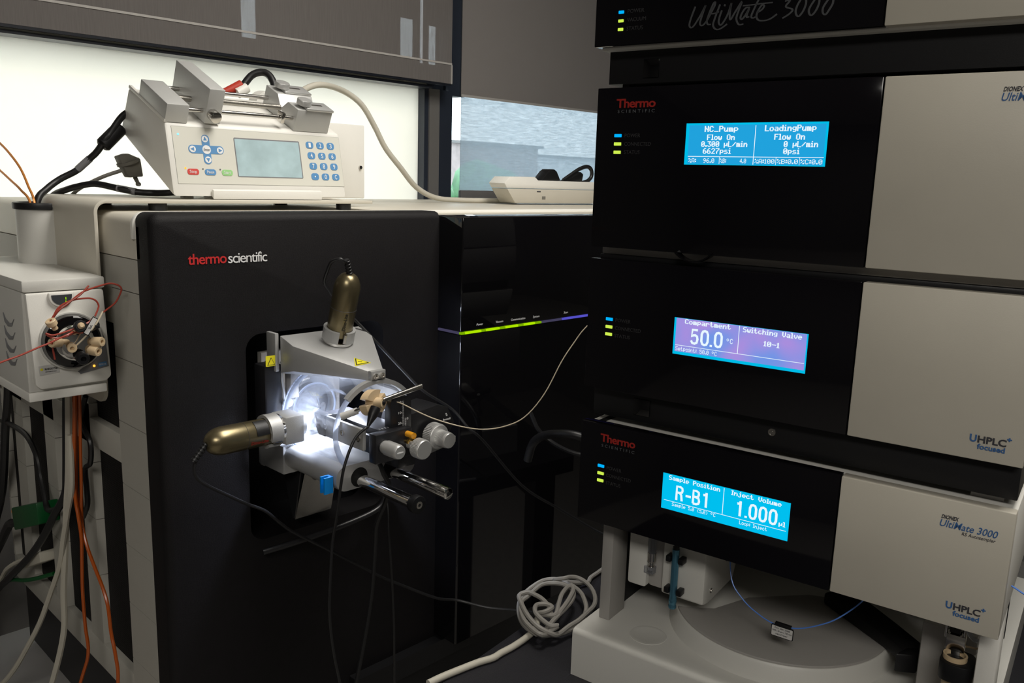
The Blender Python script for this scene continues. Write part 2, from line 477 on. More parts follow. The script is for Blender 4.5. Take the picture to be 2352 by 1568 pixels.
# ================================================================ the room
struct('floor', M().box(-3.2, 4.2, -3.2, 2.0, Z0 - 0.1, Z0), 'floor')
struct('ceiling', M().box(-3.2, 4.2, -3.2, 2.0, ZT, ZT + 0.1), 'ceiling_tile')
struct('wall_left', M().box(-3.3, -3.2, -3.2, 2.0, Z0, ZT), 'wall_paint')
struct('wall_right', M().box(4.2, 4.3, -3.2, 2.0, Z0, ZT), 'wall_paint')
struct('wall_front', M().box(-3.2, 4.2, -3.3, -3.2, Z0, ZT), 'wall_paint')
WY0, WY1 = 1.86, 2.0
struct('wall_back', M().box(-3.2, 0.15, WY0, WY1, Z0, ZT).box(0.15, 4.2, WY0, WY1, Z0, -0.35).box(0.15, 4.2, WY0, WY1, 0.9, ZT)
       .box(3.0, 4.2, WY0, WY1, -0.35, 0.9), 'wall_paint')
# added dark backing behind the blind, slit to put bright patches in the cloth
sp = M()
sl = [(0.15, 1.020, None), (1.020, 1.058, 0.301), (1.058, 1.478, None), (1.478, 1.522, (0.312, 0.412)), (1.522, 1.545, None),
      (1.545, 1.558, 0.304), (1.558, 1.576, None), (1.576, 1.603, (0.304, 0.405)), (1.603, 1.640, None)]
for a, b, o in sl:
    if o is None: sp.box(a, b, WY0, WY0 + 0.004, 0.235, 0.9)
    elif isinstance(o, tuple): sp.box(a, b, WY0, WY0 + 0.004, 0.235, o[0]).box(a, b, WY0, WY0 + 0.004, o[1], 0.9)
    else: sp.box(a, b, WY0, WY0 + 0.004, 0.235, o)
struct('slit_backing', sp, 'mullion_dark')
w1 = Thing('window_1', None, None, (0.9, 1.9, -0.35), kind='structure')
w1.add('window_frame', M().box(0.15, 1.52, 1.90, 1.95, -0.35, -0.30).box(0.15, 1.52, 1.90, 1.95, 0.85, 0.9).box(0.15, 0.2, 1.90, 1.95, -0.30, 0.85), 'mullion_dark')
w1.add('pane', M().box(0.2, 1.6, 1.92, 1.926, -0.30, 0.85), 'glass')
w2 = Thing('window_2', None, None, (2.3, 1.9, -0.35), kind='structure')
w2.add('window_frame', M().box(1.612, 3.0, 1.90, 1.95, -0.35, -0.30).box(1.612, 3.0, 1.90, 1.95, 0.85, 0.9).box(2.95, 3.0, 1.90, 1.95, -0.30, 0.85), 'mullion_dark')
w2.add('pane', M().box(1.612, 2.95, 1.92, 1.926, -0.30, 0.85), 'glass')
tr = Thing('trim_2', None, None, (1.56, 1.8, -0.9), kind='structure')
tr.add('post_face', M().box(1.527, 1.562, 1.795, 1.86, Z0, 0.232), 'mullion_grey')
tr.add('post_edge', M().box(1.513, 1.527, 1.80, 1.86, Z0, 0.232), 'mullion_dark')
tr.add('post_side', M().box(1.562, 1.612, 1.80, 1.95, Z0, 0.232).box(1.598, 1.612, 1.80, 1.812, 0.232, 0.9), 'mullion_dark')
struct('trim_3', M().box(1.605, 1.665, 1.812, 1.85, 0.300, 0.9).box(1.622, 1.665, 1.812, 1.85, 0.222, 0.300), 'mullion_dark')

b = Thing('roller_blind', 'bright white translucent roller blind glowing with daylight behind the syringe pump', 'blind', (0.8, 1.83, -0.35))
b.add('cloth', M().box(0.16, 1.514, 1.826, 1.828, -0.34, 0.232), 'shade_white')
b.add('bottom_bar', M().box(0.16, 1.514, 1.82, 1.834, -0.35, -0.335), 'rail_grey', bevel=0.002)
b = Thing('roller_blind', 'wide dark charcoal roller blind with black bottom rail above the white shade', 'blind', (0.7, 1.75, 0.22))
b.add('cloth', M().box(-0.3, 1.556, 1.742, 1.744, 0.243, 0.95), 'shade_dark')
b.add('hem_seam', M().box(-0.3, 1.556, 1.7405, 1.742, 0.291, 0.2955), 'hem')
rl = b.add('bottom_rail', M().box(-0.3, 1.556, 1.742, 1.752, 0.238, 0.2435).box(-0.3, 1.50, 1.752, 1.80, 0.2285, 0.2345), 'rail_black')
b.add('rail_groove', M().box(-0.3, 1.48, 1.753, 1.80, 0.2345, 0.2395), 'rail_grey', parent=rl)
b.add('hem_edge', M().box(1.553, 1.557, 1.7395, 1.746, 0.243, 0.291), 'hem')
b = Thing('roller_blind', 'dark grey roller blind on the right, above the sheer shade', 'blind', (2.2, 1.80, 0.22))
b.add('cloth', M().box(1.645, 2.9, 1.80, 1.802, 0.2225, 0.95), 'shade_blind2')
b.add('hem_seam', M().box(1.645, 2.9, 1.7985, 1.80, 0.2215, 0.228), 'hem')
b = Thing('roller_blind', 'sheer pale blue screen blind on the right with the outdoors showing through', 'blind', (2.2, 1.82, -0.06))
b.add('cloth', M().box(1.664, 2.9, 1.82, 1.822, -0.045, 0.24), 'shade_sheer')
b.add('bottom_bar', M().box(1.664, 2.9, 1.815, 1.827, -0.056, -0.034), 'mullion_grey', bevel=0.002)

# outdoors beyond the windows
struct('ground', M().box(-40, 60, 2.2, 80, -6.2, -6.0), 'ground')
bd = Thing('brick_building', 'low brown brick building seen through the sheer shade', 'building', (12, 14, -6))
bd.add('wall', M().box(7.0, 15.3, 14, 18, -6, 0.74), 'brick_wall')
bd.add('roof', M().box(6.9, 15.4, 13.9, 18.1, 0.74, 0.80), 'mullion_grey')
bd = Thing('pale_building', 'pale rendered building farther off behind the sheer shade', 'building', (38, 34, -6))
bd.add('wall', M().box(27, 50, 30, 38, -6, 1.2), 'render_wall')
bd.add('roof', M().box(26.8, 50.2, 29.8, 38.2, 1.2, 1.3), 'mullion_grey')
tg = Thing('tree', 'green leafy tree in front of the brick building outdoors', 'tree', (11.25, 11.5, -6))
tg.add('trunk', M().cyl((11.25, 11.5, -6), (11.25, 11.5, -1), 0.15, 0.08, 10), 'mullion_grey')
cm = M()
for i in range(26):
    cm.ball((11.25 + random.gauss(0, 0.42), 11.5 + random.gauss(0, 0.4), -0.75 + random.gauss(0, 0.45)), random.uniform(0.3, 0.55), 8, 6)
tg.add('foliage', cm, 'leaf')

# ceiling lamps
for i, (lx, ly, sx, sy, pw) in enumerate(LAMPS):
    t = Thing('ceiling_light', ('rectangular ceiling light panel over the instruments', 'rectangular ceiling light panel farther into the room')[i], 'lamp', (lx, ly, ZT - 0.03), group='ceiling light panels')
    t.add('frame', M().box(lx - sx / 2 - 0.02, lx + sx / 2 + 0.02, ly - sy / 2 - 0.02, ly + sy / 2 + 0.02, ZT - 0.02, ZT), 'white_plastic')
    t.add('diffuser', M().box(lx - sx / 2, lx + sx / 2, ly - sy / 2, ly + sy / 2, ZT - 0.024, ZT - 0.02), 'lamp_panel')
    L = bpy.data.lights.new('ceiling_light', 'AREA'); L.shape = 'RECTANGLE'; L.size = sx; L.size_y = sy; L.energy = pw; L.color = LAMP_COL
    lo = bpy.data.objects.new('lamp', L); COL.objects.link(lo); lo.parent = t.root; lo.location = (0, 0, -0.003)

# ================================================================ mass spectrometer
XS = 0.425           # left side plane
TOPZ = -0.0555       # top of the housing
XE = 1.78
ms = Thing('mass_spectrometer', 'large beige and black mass spectrometer with black front panel and glossy black module', 'instrument', (1.1, 1.35, -0.885))
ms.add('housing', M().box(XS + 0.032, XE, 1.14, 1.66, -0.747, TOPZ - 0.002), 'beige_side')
top = ms.add('top_cover', M().prism(rrect(XS, XE, -0.11, TOPZ, 0.014, 5, (0, 0, 1, 1)), 'y', 1.032, 1.66), 'beige', bevel=0.002)
ms.add('top_lip', M().prism(rrect(XS - 0.004, XE, -0.085, TOPZ + 0.004, 0.016, 5, (0, 0, 1, 1)), 'y', 1.0425, 1.05), 'white_plastic', bevel=0.002)
# side: front column of panels separated by narrow joints
zs = [-0.11, -0.152, -0.243, -0.330, -0.418, -0.505, -0.592, -0.677, -0.747]
for a, c in zip(zs[:-1], zs[1:]):
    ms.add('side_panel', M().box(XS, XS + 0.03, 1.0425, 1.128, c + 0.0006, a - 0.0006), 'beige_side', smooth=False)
slots = [(1.128, 1.236), (1.283, 1.39), (1.436, 1.545), (1.592, 1.652)]
ribs = [(1.236, 1.283), (1.39, 1.436), (1.545, 1.592), (1.652, 1.66)]
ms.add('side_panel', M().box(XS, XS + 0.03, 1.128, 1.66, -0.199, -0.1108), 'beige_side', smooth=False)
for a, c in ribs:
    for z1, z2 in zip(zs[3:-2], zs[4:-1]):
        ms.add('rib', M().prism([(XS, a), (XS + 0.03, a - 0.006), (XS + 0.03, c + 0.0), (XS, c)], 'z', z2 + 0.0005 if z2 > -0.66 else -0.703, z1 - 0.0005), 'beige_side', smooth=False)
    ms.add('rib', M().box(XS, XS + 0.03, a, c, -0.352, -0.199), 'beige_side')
ms.add('cross_rail', M().box(XS, XS + 0.03, 1.128, 1.66, -0.391, -0.350), 'beige_side', bevel=0.002)
ms.add('bottom_rail', M().box(XS, XS + 0.03, 1.128, 1.66, -0.747, -0.7035), 'beige_side', bevel=0.002)
for a, c in slots:
    ms.add('vent_mesh', M().prism(rrect(a - 0.001, c + 0.001, -0.7055, -0.389, 0.012), 'x', XS + 0.011, XS + 0.014), 'vent_mesh', smooth=False)
    ms.add('vent_mesh', M().prism(rrect(a - 0.001, c + 0.001, -0.352, -0.197, 0.012), 'x', XS + 0.011, XS + 0.014), 'vent_mesh', smooth=False)
# black front panel with its opening (a frame around the opening)
FY = 0.999
OX0, OX1, OZ0, OZ1 = 0.541, 0.764, -0.497, -0.209
hole = rrect(OX0, OX1, OZ0, OZ1, 0.022, 6)
PX0, PX1, PZ0, PZ1 = XS, 0.872, -0.80, -0.0515
def outline(ins):
    """outer contour of the panel, inset on the left and top edges only, with a rounded top left corner"""
    r = 0.012 - ins * 0.6
    x0, z1 = PX0 + ins, PZ1 - ins
    return [(x0, PZ0), (PX1, PZ0), (PX1, z1)] + [(x0 + r - r * math.cos(math.radians(a)), z1 - r + r * math.sin(math.radians(a))) for a in range(90, -1, -15)]
def front_panel_mesh():
    m = M()
    from mathutils.geometry import tessellate_polygon
    lo = outline(0.011)
    loops = [[Vector((x, z, 0)) for x, z in lo], [Vector((x, z, 0)) for x, z in hole]]
    flat = lo + hole
    m._add([(x, FY, z) for x, z in flat], [tuple(t) for t in tessellate_polygon(loops)])
    prev = [(x, FY, z) for x, z in lo]
    for ins, y in ((0.006, FY + 0.0015), (0.002, FY + 0.005), (0.0, FY + 0.011), (0.0, 1.042)):
        cur = [(x, y, z) for x, z in outline(ins)]
        n = len(cur)
        m._add(prev + cur, [(i, (i + 1) % n, n + (i + 1) % n, n + i) for i in range(n)])
        prev = cur
    n = len(hole)
    m._add([(x, FY, z) for x, z in hole] + [(x, 1.055, z) for x, z in hole], [(i, (i + 1) % n, n + (i + 1) % n, n + i) for i in range(n)])
    return m
fp = ms.add('front_panel', front_panel_mesh(), 'black_matte', label='matte black front panel with rounded opening')
e_ = 0.012
ms.add('opening_recess', M().box(OX0 - e_, OX1 + e_, 1.125, 1.13, OZ0 - e_, OZ1 + e_).box(OX0 - e_, OX0 - e_ + 0.004, 1.05, 1.125, OZ0 - e_, OZ1 + e_).box(OX1 + e_ - 0.004, OX1 + e_, 1.05, 1.125, OZ0 - e_, OZ1 + e_)
       .box(OX0 - e_, OX1 + e_, 1.05, 1.125, OZ1 + e_ - 0.004, OZ1 + e_).box(OX0 - e_, OX1 + e_, 1.05, 1.125, OZ0 - e_, OZ0 - e_ + 0.004), 'black_plastic', parent=fp, smooth=False)
X_ = (1, 0, 0); Z_ = (0, 0, 1); 
ms.text('logo_lettering', 'thermo', 'ink_red', (0, FY, 0), X_, Z_, 0.468, 0.5185, -0.1135, 0.0128, parent=fp, bold=0.012, space=0.9, label='red lettering')
ms.text('logo_lettering', 'scientific', 'ink_white', (0, FY, 0), X_, Z_, 0.5205, 0.575, -0.1140, 0.0128, parent=fp, space=0.85, label='white lettering')
# glossy module
GX = 0.872; GY = 0.945
g = ms.add('glossy_module', M().prism(rrect(GX, XE, GY, 1.10, 0.003, 3, (1, 0, 0, 0)), 'z', -0.758, -0.2385), 'black_gloss', label='glossy black module, lower half')
g2 = ms.add('glossy_module', M().prism(rrect(GX, XE, GY, 1.10, 0.003, 3, (1, 0, 0, 0)), 'z', -0.2325, -0.058), 'black_gloss', bevel=0.0015, label='glossy black module, upper half')
ms.add('module_core', M().box(GX + 0.004, XE, GY + 0.004, 1.10, -0.2385, -0.2325), 'dark_hole', parent=g)
segs = [(0.8735, 0.881, 'led_dimgreen'), (0.881, 0.916, 'led_green2'), (0.916, 0.926, 'led_dimgreen'), (0.926, 0.957, 'led_green2'), (0.957, 0.970, 'led_dimgreen'), (0.970, 1.0, 'led_green2'),
        (1.0, 1.013, 'led_dimgreen'), (1.013, 1.041, 'led_green2'), (1.041, 1.057, 'led_dimgreen'), (1.057, 1.11, 'led_violet_dim'), (1.11, 1.40, 'led_violet')]
for a, c, mm in segs:
    ms.add('status_light', M().box(a, c, GY + 0.0005, GY + 0.006, -0.2372, -0.2338), mm, parent=g)
ms.add('status_light', M().box(GX + 0.0005, GX + 0.006, GY + 0.006, 1.0, -0.2372, -0.2338), 'led_violet_dim', parent=g)
for s_, a, c in (('Power', 0.904, 0.918), ('Vacuum', 0.946, 0.963), ('Communication', 0.981, 1.015), ('System', 1.034, 1.050), ('Scan', 1.113, 1.124)):
    ms.text('status_caption', s_, 'ink_white', (0, GY, 0), X_, Z_, a, c, -0.2258, 0.0035, parent=g2, shear=0.2, label='small white caption')
ms.add('plinth', M().box(XS + 0.012, XE - 0.03, 1.0, 1.65, -0.868, -0.747).box(0.70, XE - 0.03, 0.98, 1.0, -0.80, -0.765), 'black_plastic')
for x in (0.52, 1.10, 1.68):
    for y in (1.08, 1.58):
        ms.add('foot', M().cyl((x, y, -0.885), (x, y, -0.868), 0.03, 0.025, 16), 'black_plastic')
# table below
tb = Thing('instrument_table', 'grey table carrying the mass spectrometer', 'table', (1.1, 1.3, Z0))
tb.add('table_top', M().box(0.36, 1.9, 0.96, 1.72, -0.93, -0.885), 'table_top', bevel=0.003)
for x in (0.42, 1.84):
    for y in (1.03, 1.66):
        tb.add('leg', M().box(x - 0.03, x + 0.03, y - 0.03, y + 0.03, Z0, -0.93), 'table_top')
tb.add('stretcher', M().box(0.45, 1.81, 1.64, 1.68, Z0 + 0.2, Z0 + 0.26), 'table_top')

# ---------------------------------------------------------------- bent sheet shelf on the instrument
sh = Thing('sheet_bracket', 'beige bent sheet shelf hooked over the top left edge of the mass spectrometer', 'bracket', (0.6, 1.25, TOPZ))
def bent(x_out, z_top, th, x_end, r, z_bot):
    pts_o = [(x_out, z_bot)] + [(x_out + r - r * math.cos(math.radians(a)), z_top - r + r * math.sin(math.radians(a))) for a in range(0, 91, 15)] + [(x_end, z_top)]
    ri = r - th
    pts_i = [(x_end, z_top - th)] + [(x_out + r - ri * math.cos(math.radians(a)), z_top - r + ri * math.sin(math.radians(a))) for a in range(90, -1, -15)] + [(x_out + th, z_bot)]
    return pts_o + pts_i
sh.add('sheet', M().prism(bent(0.4105, -0.0405, 0.0048, 0.845, 0.016, -0.27), 'y', 1.133, 1.358), 'beige', bevel=0.001)
sh.add('lower_tab', M().prism([(1.133, -0.269), (1.358, -0.269), (1.358, -0.30), (1.25, -0.307)] + [(1.153 + 0.02 * math.cos(math.radians(a)), -0.287 + 0.02 * math.sin(math.radians(a))) for a in range(270, 179, -15)], 'x', 0.4105, 0.4153), 'beige')
for x in (0.50, 0.80):
    for y in (1.15, 1.34):
        sh.add('foot', M().cyl((x, y, TOPZ), (x, y, -0.0453), 0.012, 0.012, 16), 'black_rubber')
# cable duct beside the bracket
cd = Thing('cable_duct', 'open topped beige cable duct with black edge trim on the side bracket', 'cable duct', (0.38, 1.27, -0.29))
duct = M().arc((0.4105, 1.315, -0.29), (-1, 0, 0), (0, 1, 0), 0.034, 0.0365, -90, 90, (0, 0, 0.235), 20)
cd.add('channel', duct, 'putty')
cd.add('edge_trim', M().arc((0.4105, 1.315, -0.0605), (-1, 0, 0), (0, 1, 0), 0.032, 0.0395, -88, 88, (0, 0, 0.0095), 20), 'black_rubber', bevel=0.0015)

# ================================================================ syringe pump
FO = Vector((0.523, 1.15, -0.037)); FD = Vector((0, 0.02, 0.1)).normalized(); FN = Vector((0, -FD.z, FD.y))
def pk(x, t, n): return (x, 1.17 + 0.909 * t - 0.417 * n, 0.063 + 0.417 * t + 0.909 * n)
def pfr(a, s_, off=0.0): return tuple(FO + Vector((1, 0, 0)) * a + FD * s_ + FN * off)
sp_ = Thing('syringe_pump', 'off-white syringe pump with sloped keypad front and metal carriage on top', 'syringe pump', (0.67, 1.23, -0.0405))
body = sp_.add('body', M().prism([(1.15, -0.037), (1.17, 0.063), (1.283, 0.1135), (1.319, 0.054)], 'x', 0.523, 0.806), 'white_plastic', bevel=0.004)
sp_.add('corner_lip', M(pk).box(0.5225, 0.5275, 0.0, 0.122, -0.001, 0.0045), 'white_plastic', bevel=0.0015)
sp_.add('front_foot', M().prism([(1.150, -0.037), (1.1445, -0.0400), (1.1445, -0.027), (1.150, -0.0255)], 'x', 0.523 + 0.055, 0.523 + 0.234), 'white_plastic', bevel=0.001)
sp_.add('rear_foot', M().box(0.56, 0.575, 1.20, 1.21, -0.0405, -0.008).box(0.76, 0.775, 1.20, 1.21, -0.0405, -0.008), 'white_plastic')
rb = sp_.add('rear_housing', M().box(0.63, 0.915, 1.25, 1.285, -0.0405, 0.085), 'white_plastic', bevel=0.002)
sp_.add('screw', M().cyl((0.905, 1.252, 0.013), (0.905, 1.247, 0.013), 0.0035, 0.003, 12), 'steel', parent=rb)
fl = sp_.add('front_film', M(lambda a, s, o: pfr(a, s, o)).prism([(a, s) for a, s in ((0.0085, 0.018), (0.0085, 0.0975), (0.2815, 0.0965), (0.2815, 0.018))], 'z', 0.0, 0.0003), 'film_line', parent=body)
sp_.add('front_film', M(lambda a, s, o: pfr(a, s, o)).prism([(0.0089, 0.0184), (0.0089, 0.0971), (0.2811, 0.0961), (0.2811, 0.0184)], 'z', 0.0003, 0.0005), 'panel_film', parent=body)
PF = lambda: M(lambda a, s, o: pfr(a, s, o))
sp_.add('display_frame', PF().prism(rrect(0.0988, 0.2075, 0.0293, 0.0862, 0.002), 'z', 0.0005, 0.0008), 'grey_print', parent=body)
sp_.add('display', PF().prism([(0.1002, 0.0305), (0.2058, 0.0305), (0.2058, 0.0843), (0.1002, 0.0843)], 'z', 0.0008, 0.0010), 'lcd_grey', parent=body)
cx, cs = 0.0557, 0.0667
pad = sp_.add('direction_pad', PF().prism(rrect(cx - 0.0265, cx + 0.0258, cs - 0.0058, cs + 0.0058, 0.0055), 'z', 0.0005, 0.0009)
              .prism(rrect(cx - 0.0058, cx + 0.0058, cs - 0.0205, cs + 0.0208, 0.0055), 'z', 0.0005, 0.00091), 'key_blue', parent=body)
def disc(m, x, s, r, o0, o1, n=20): return m.prism([(x + r * math.cos(2 * math.pi * i / n), s + r * math.sin(2 * math.pi * i / n)) for i in range(n)], 'z', o0, o1)
for dx, ds, r in ((0, 0, 0.0062), (-0.0205, 0, 0.0046), (0.0199, -0.0004, 0.0046), (-0.0008, 0.0148, 0.0046), (0.0006, -0.0141, 0.0046)):
    sp_.add('key', disc(PF(), cx + dx, cs + ds, r, 0.0009, 0.0012), 'ink_white', parent=pad)
    if dx or ds:
        ang = math.atan2(ds, dx)
        sp_.add('arrow', PF().prism([(cx + dx + 0.0034 * math.cos(ang + k), cs + ds + 0.0034 * math.sin(ang + k)) for k in (0, 2.2, -2.2)], 'z', 0.0012, 0.0014), 'key_blue', parent=pad)
TO = tuple(FO); TU = (1, 0, 0); TV = tuple(FD)
sp_.text('key_lettering', 'Enter', 'ink_grey', TO, TU, TV, cx - 0.0048, cx + 0.0048, cs - 0.002, 0.004, off=0.0015, parent=pad, shear=0.2)
for x, c, s_ in ((0.032, 'key_red', 'Stop'), (0.0573, 'key_blue', 'Pause'), (0.0828, 'key_green', 'Start')):
    k = sp_.add('key', PF().prism(rrect(x - 0.0083, x + 0.0083, 0.0308, 0.0392, 0.0035), 'z', 0.0005, 0.0011), c, parent=body)
    sp_.text('key_lettering', s_, 'ink_white', TO, TU, TV, x - 0.0052, x + 0.0052, 0.0332, 0.0042, off=0.0014, parent=k)
for i, s_ in enumerate('123456789.0C'):
    x = 0.2255 + 0.019 * (i % 3) + 0.0011 * (i // 3); s0 = 0.0815 - 0.0162 * (i // 3)
    k = sp_.add('key', PF().prism(rrect(x - 0.0067, x + 0.0067, s0 - 0.0052, s0 + 0.0052, 0.0042), 'z', 0.0005, 0.0011), 'key_blue', parent=body)
    if s_ == '.': disc_m = disc(PF(), x, s0, 0.0012, 0.0011, 0.0014, 10); sp_.add('key_lettering', disc_m, 'ink_white', parent=k)
    else: sp_.text('key_lettering', s_, 'ink_white', TO, TU, TV, x - 0.0019, x + 0.0019, s0 - 0.0034, 0.0068, off=0.0014, parent=k, bold=0.01)
sp_.add('indicator', disc(PF(), 0.017, 0.0863, 0.0014, 0.0005, 0.0010, 12), 'led_cyan', parent=body)
sp_.add('indicator', disc(PF(), 0.0214, 0.0397, 0.0013, 0.0005, 0.0010, 12), 'led_orange', parent=body)
for x in (0.0467, 0.0725):
    sp_.add('indicator', disc(PF(), x, 0.0393, 0.0011, 0.0005, 0.0010, 10), 'ink_grey', parent=body)
sp_.add('end_block', M(pk).box(0.5235, 0.5555, 0.0, 0.088, 0.0, 0.0262), 'alu_pump', bevel=0.0012, label='brushed metal end block')
cb = sp_.add('pusher_block', M(pk).box(0.5795, 0.603, -0.001, 0.109, 0.002, 0.0525), 'alu_pump', bevel=0.0012, label='tall brushed metal pusher block')
sp_.add('release_knob', M(pk).cyl((0.589, -0.001, 0.0165), (0.589, -0.014, 0.0165), 0.0082, 0.0082, 24), 'steel', parent=cb, bevel=0.0006)
sy = sp_.add('syringe_holder', M(pk).prism([(0.0, 0.0), (0.0, 0.034), (0.031, 0.034), (0.047, 0.017), (0.063, 0.034), (0.099, 0.034), (0.099, 0.0)], 'x', 0.7235, 0.785), 'alu_pump', bevel=0.0008, label='metal syringe holder block with a vee groove')
for t0 in (0.0, 0.068):
    sp_.add('clamp_plate', M(pk).box(0.738, 0.785, t0 - 0.003, t0 + 0.028, 0.0345, 0.038), 'alu', parent=sy, bevel=0.0006)
    sp_.add('clamp_knob', M(pk).lathe((0.739, t0 + 0.012, 0.038), (0, 0, 1), [(0, 0.0095), (0.001, 0.0112), (0.008, 0.0112), (0.009, 0.0105)], 28), 'alu', parent=sy)
    sp_.add('clamp_slot', M(pk).box(0.753, 0.772, t0 + 0.011, t0 + 0.015, 0.038, 0.0388), 'steel', parent=sy)
sp_.add('guide_rod', M(pk).cyl((0.55, 0.010, 0.0165), (0.724, 0.010, 0.0165), 0.0032, None, 16), 'steel')
sp_.add('guide_rod', M(pk).cyl((0.55, 0.088, 0.0165), (0.724, 0.088, 0.0165), 0.0032, None, 16), 'steel')
sp_.add('lead_screw', M(pk).cyl((0.55, 0.049, 0.0175), (0.724, 0.049, 0.0175), 0.0040, None, 16), 'steel_thread')
sp_.add('rod_clamp', M(pk).box(0.701, 0.707, 0.003, 0.017, 0.009, 0.025), 'steel', bevel=0.001)

def cable(name, label, pts, r, material, cat='cable', n=8, group=None, frame=F_MS, sub=5):
    return solo(name, label, cat, M().tube(pts, r, n, sub), material, frame, group)
# power lead of the pump with ferrite
pl = Thing('power_cable', 'black power lead with ferrite block curving down left of the syringe pump', 'cable', (0.45, 1.33, -0.16))
pl.add('lead', M().tube([(0.535, 1.298, 0.085), (0.519, 1.30, 0.073), (0.502, 1.30, 0.050), (0.494, 1.30, 0.040), (0.485, 1.31, 0.022), (0.476, 1.32, 0.010), (0.462, 1.33, -0.006), (0.442, 1.34, -0.019), (0.422, 1.335, -0.033), (0.405, 1.325, -0.050), (0.396, 1.318, -0.10), (0.394, 1.315, -0.16)], 0.0048, 10), 'black_rubber')
pl.add('ferrite', M().lathe((0.5195, 1.306, 0.0585), Vector((-0.030, 0, -0.030)), [(0, 0.008), (0.003, 0.0108), (0.038, 0.0108), (0.041, 0.008)], 20), 'black_plastic')
pl.add('tape_label', M().cyl((0.4775, 1.3195, 0.0115), (0.4635, 1.3295, -0.0045), 0.0053, None, 12), 'grey_tape')
pc = Thing('signal_cable', 'black signal cable with grey tape lying behind the syringe pump foot', 'cable', (0.5, 1.28, -0.0405))
pc.add('lead', M().tube([(0.575, 1.20, -0.030), (0.547, 1.22, -0.0335), (0.533, 1.24, -0.0345), (0.513, 1.25, -0.0335), (0.492, 1.27, -0.0285), (0.475, 1.30, -0.024), (0.459, 1.325, -0.029), (0.450, 1.345, -0.0345), (0.445, 1.368, -0.0400), (0.442, 1.395, -0.0490), (0.45, 1.44, -0.0500)], 0.0046, 10), 'black_rubber')
pc.add('tape_label', M().cyl((0.513, 1.25, -0.0335), (0.494, 1.268, -0.0290), 0.0051, None, 12), 'grey_tape')
dp = Thing('serial_plug', 'grey plastic connector hood hanging on a grey cord left of the pump', 'connector', (0.525, 1.30, -0.026))
dp.add('hood', M().prism([(0.508, 0.016), (0.522, 0.021), (0.540, 0.014), (0.543, -0.012), (0.522, -0.014), (0.514, 0.002)], 'y', 1.292, 1.312), 'grey_plug', bevel=0.002)
dp.add('cord_loop', M().arc((0.526, 1.302, 0.006), (0.94, 0, 0.34), (0, 1, 0), 0.011, 0.0165, 0, 360, (-0.0015, 0, 0.004), 20), 'grey_plug')
dp.add('thumb_screw', M().cyl((0.534, 1.302, -0.013), (0.538, 1.302, -0.022), 0.0032, 0.0026, 12).arc((0.5385, 1.305, -0.0235), (1, 0, 0), (0, 0, 1), 0.0014, 0.003, 0, 360, (0, -0.006, 0), 12), 'grey_plug')
dp.add('cord', M().tube([(0.514, 1.30, -0.004), (0.493, 1.31, -0.013), (0.478, 1.33, -0.024), (0.469, 1.35, -0.034), (0.462, 1.37, -0.046), (0.46, 1.42, -0.0525)], 0.0027, 8), 'grey_cord')
cable('pump_cable', 'ivory cord arching from behind the pump down to the power strip', [(0.845, 1.36, 0.125), (0.891, 1.40, 0.151), (0.935, 1.41, 0.164), (1.012, 1.45, 0.161), (1.054, 1.45, 0.139), (1.086, 1.45, 0.099), (1.114, 1.45, 0.057), (1.154, 1.45, 0.018), (1.207, 1.46, -0.023), (1.263, 1.46, -0.045), (1.33, 1.45, -0.0495), (1.41, 1.43, -0.0495), (1.47, 1.41, -0.0495)], 0.0058, 'ivory_cord', n=10)
rp_ = Thing('red_plug', 'black plug lead with red tape band behind the syringe pump carriage', 'plug', (0.75, 1.36, 0.10))
rp_.add('lead', M().tube([(0.748, 1.362, 0.143), (0.764, 1.36, 0.161), (0.779, 1.35, 0.166), (0.786, 1.338, 0.157), (0.786, 1.325, 0.135), (0.78, 1.315, 0.10)], 0.0062, 10), 'black_rubber')
rp_.add('tape_band', M().cyl((0.716, 1.368, 0.128), (0.745, 1.363, 0.143), 0.0065, 0.0085, 14), 'red_tape')
rp_.add('plug_body', M().cyl((0.735, 1.360, 0.128), (0.752, 1.358, 0.139), 0.009, 0.0085, 16).cyl((0.775, 1.352, 0.110), (0.776, 1.330, 0.110), 0.026, 0.024, 24), 'white_plastic')
# power strip
ps = Thing('power_strip', 'off-white power strip lying on top of the mass spectrometer beside the blind', 'power strip', (1.55, 1.38, TOPZ))
PSA = math.radians(-4)
def psx(x, y, z): return (1.40 + x * math.cos(PSA) - y * math.sin(PSA), 1.345 + x * math.sin(PSA) + y * math.cos(PSA), z)
ps.add('lower_shell', M(psx).prism([(0.0, -0.052), (0.40, -0.052), (0.40, -0.020), (-0.026, -0.020)], 'y', 0.0, 0.055), 'beige', bevel=0.002)
ps.add('upper_shell', M(psx).prism([(-0.0265, -0.0188), (0.40, -0.0188), (0.40, 0.000), (0.070, 0.000), (0.060, 0.0075), (-0.018, 0.0065), (-0.034, -0.008)], 'y', 0.0, 0.055), 'white_plastic', bevel=0.002)
for x in (0.066, 0.262):
    ps.add('mounting_slot', M(psx).box(x, x + 0.012, -0.0006, 0.002, -0.0265, -0.024), 'ink_dark')
ps.add('label_spot', M(psx).box(0.083, 0.094, -0.0006, 0.002, -0.043, -0.036), 'grey_plug')
for x in (0.098,):
    ps.add('plug', M(psx).prism([(x - 0.006, 0.0), (x + 0.058, 0.0), (x + 0.044, 0.022), (x + 0.036, 0.0268), (x + 0.024, 0.0268), (x + 0.016, 0.022)], 'y', 0.012, 0.045), 'black_plastic', bevel=0.003)
ps.add('plug', M(psx).prism([(0.178, 0.0), (0.232, 0.0), (0.236, 0.018), (0.226, 0.024)], 'y', 0.015, 0.042), 'black_plastic', bevel=0.002)
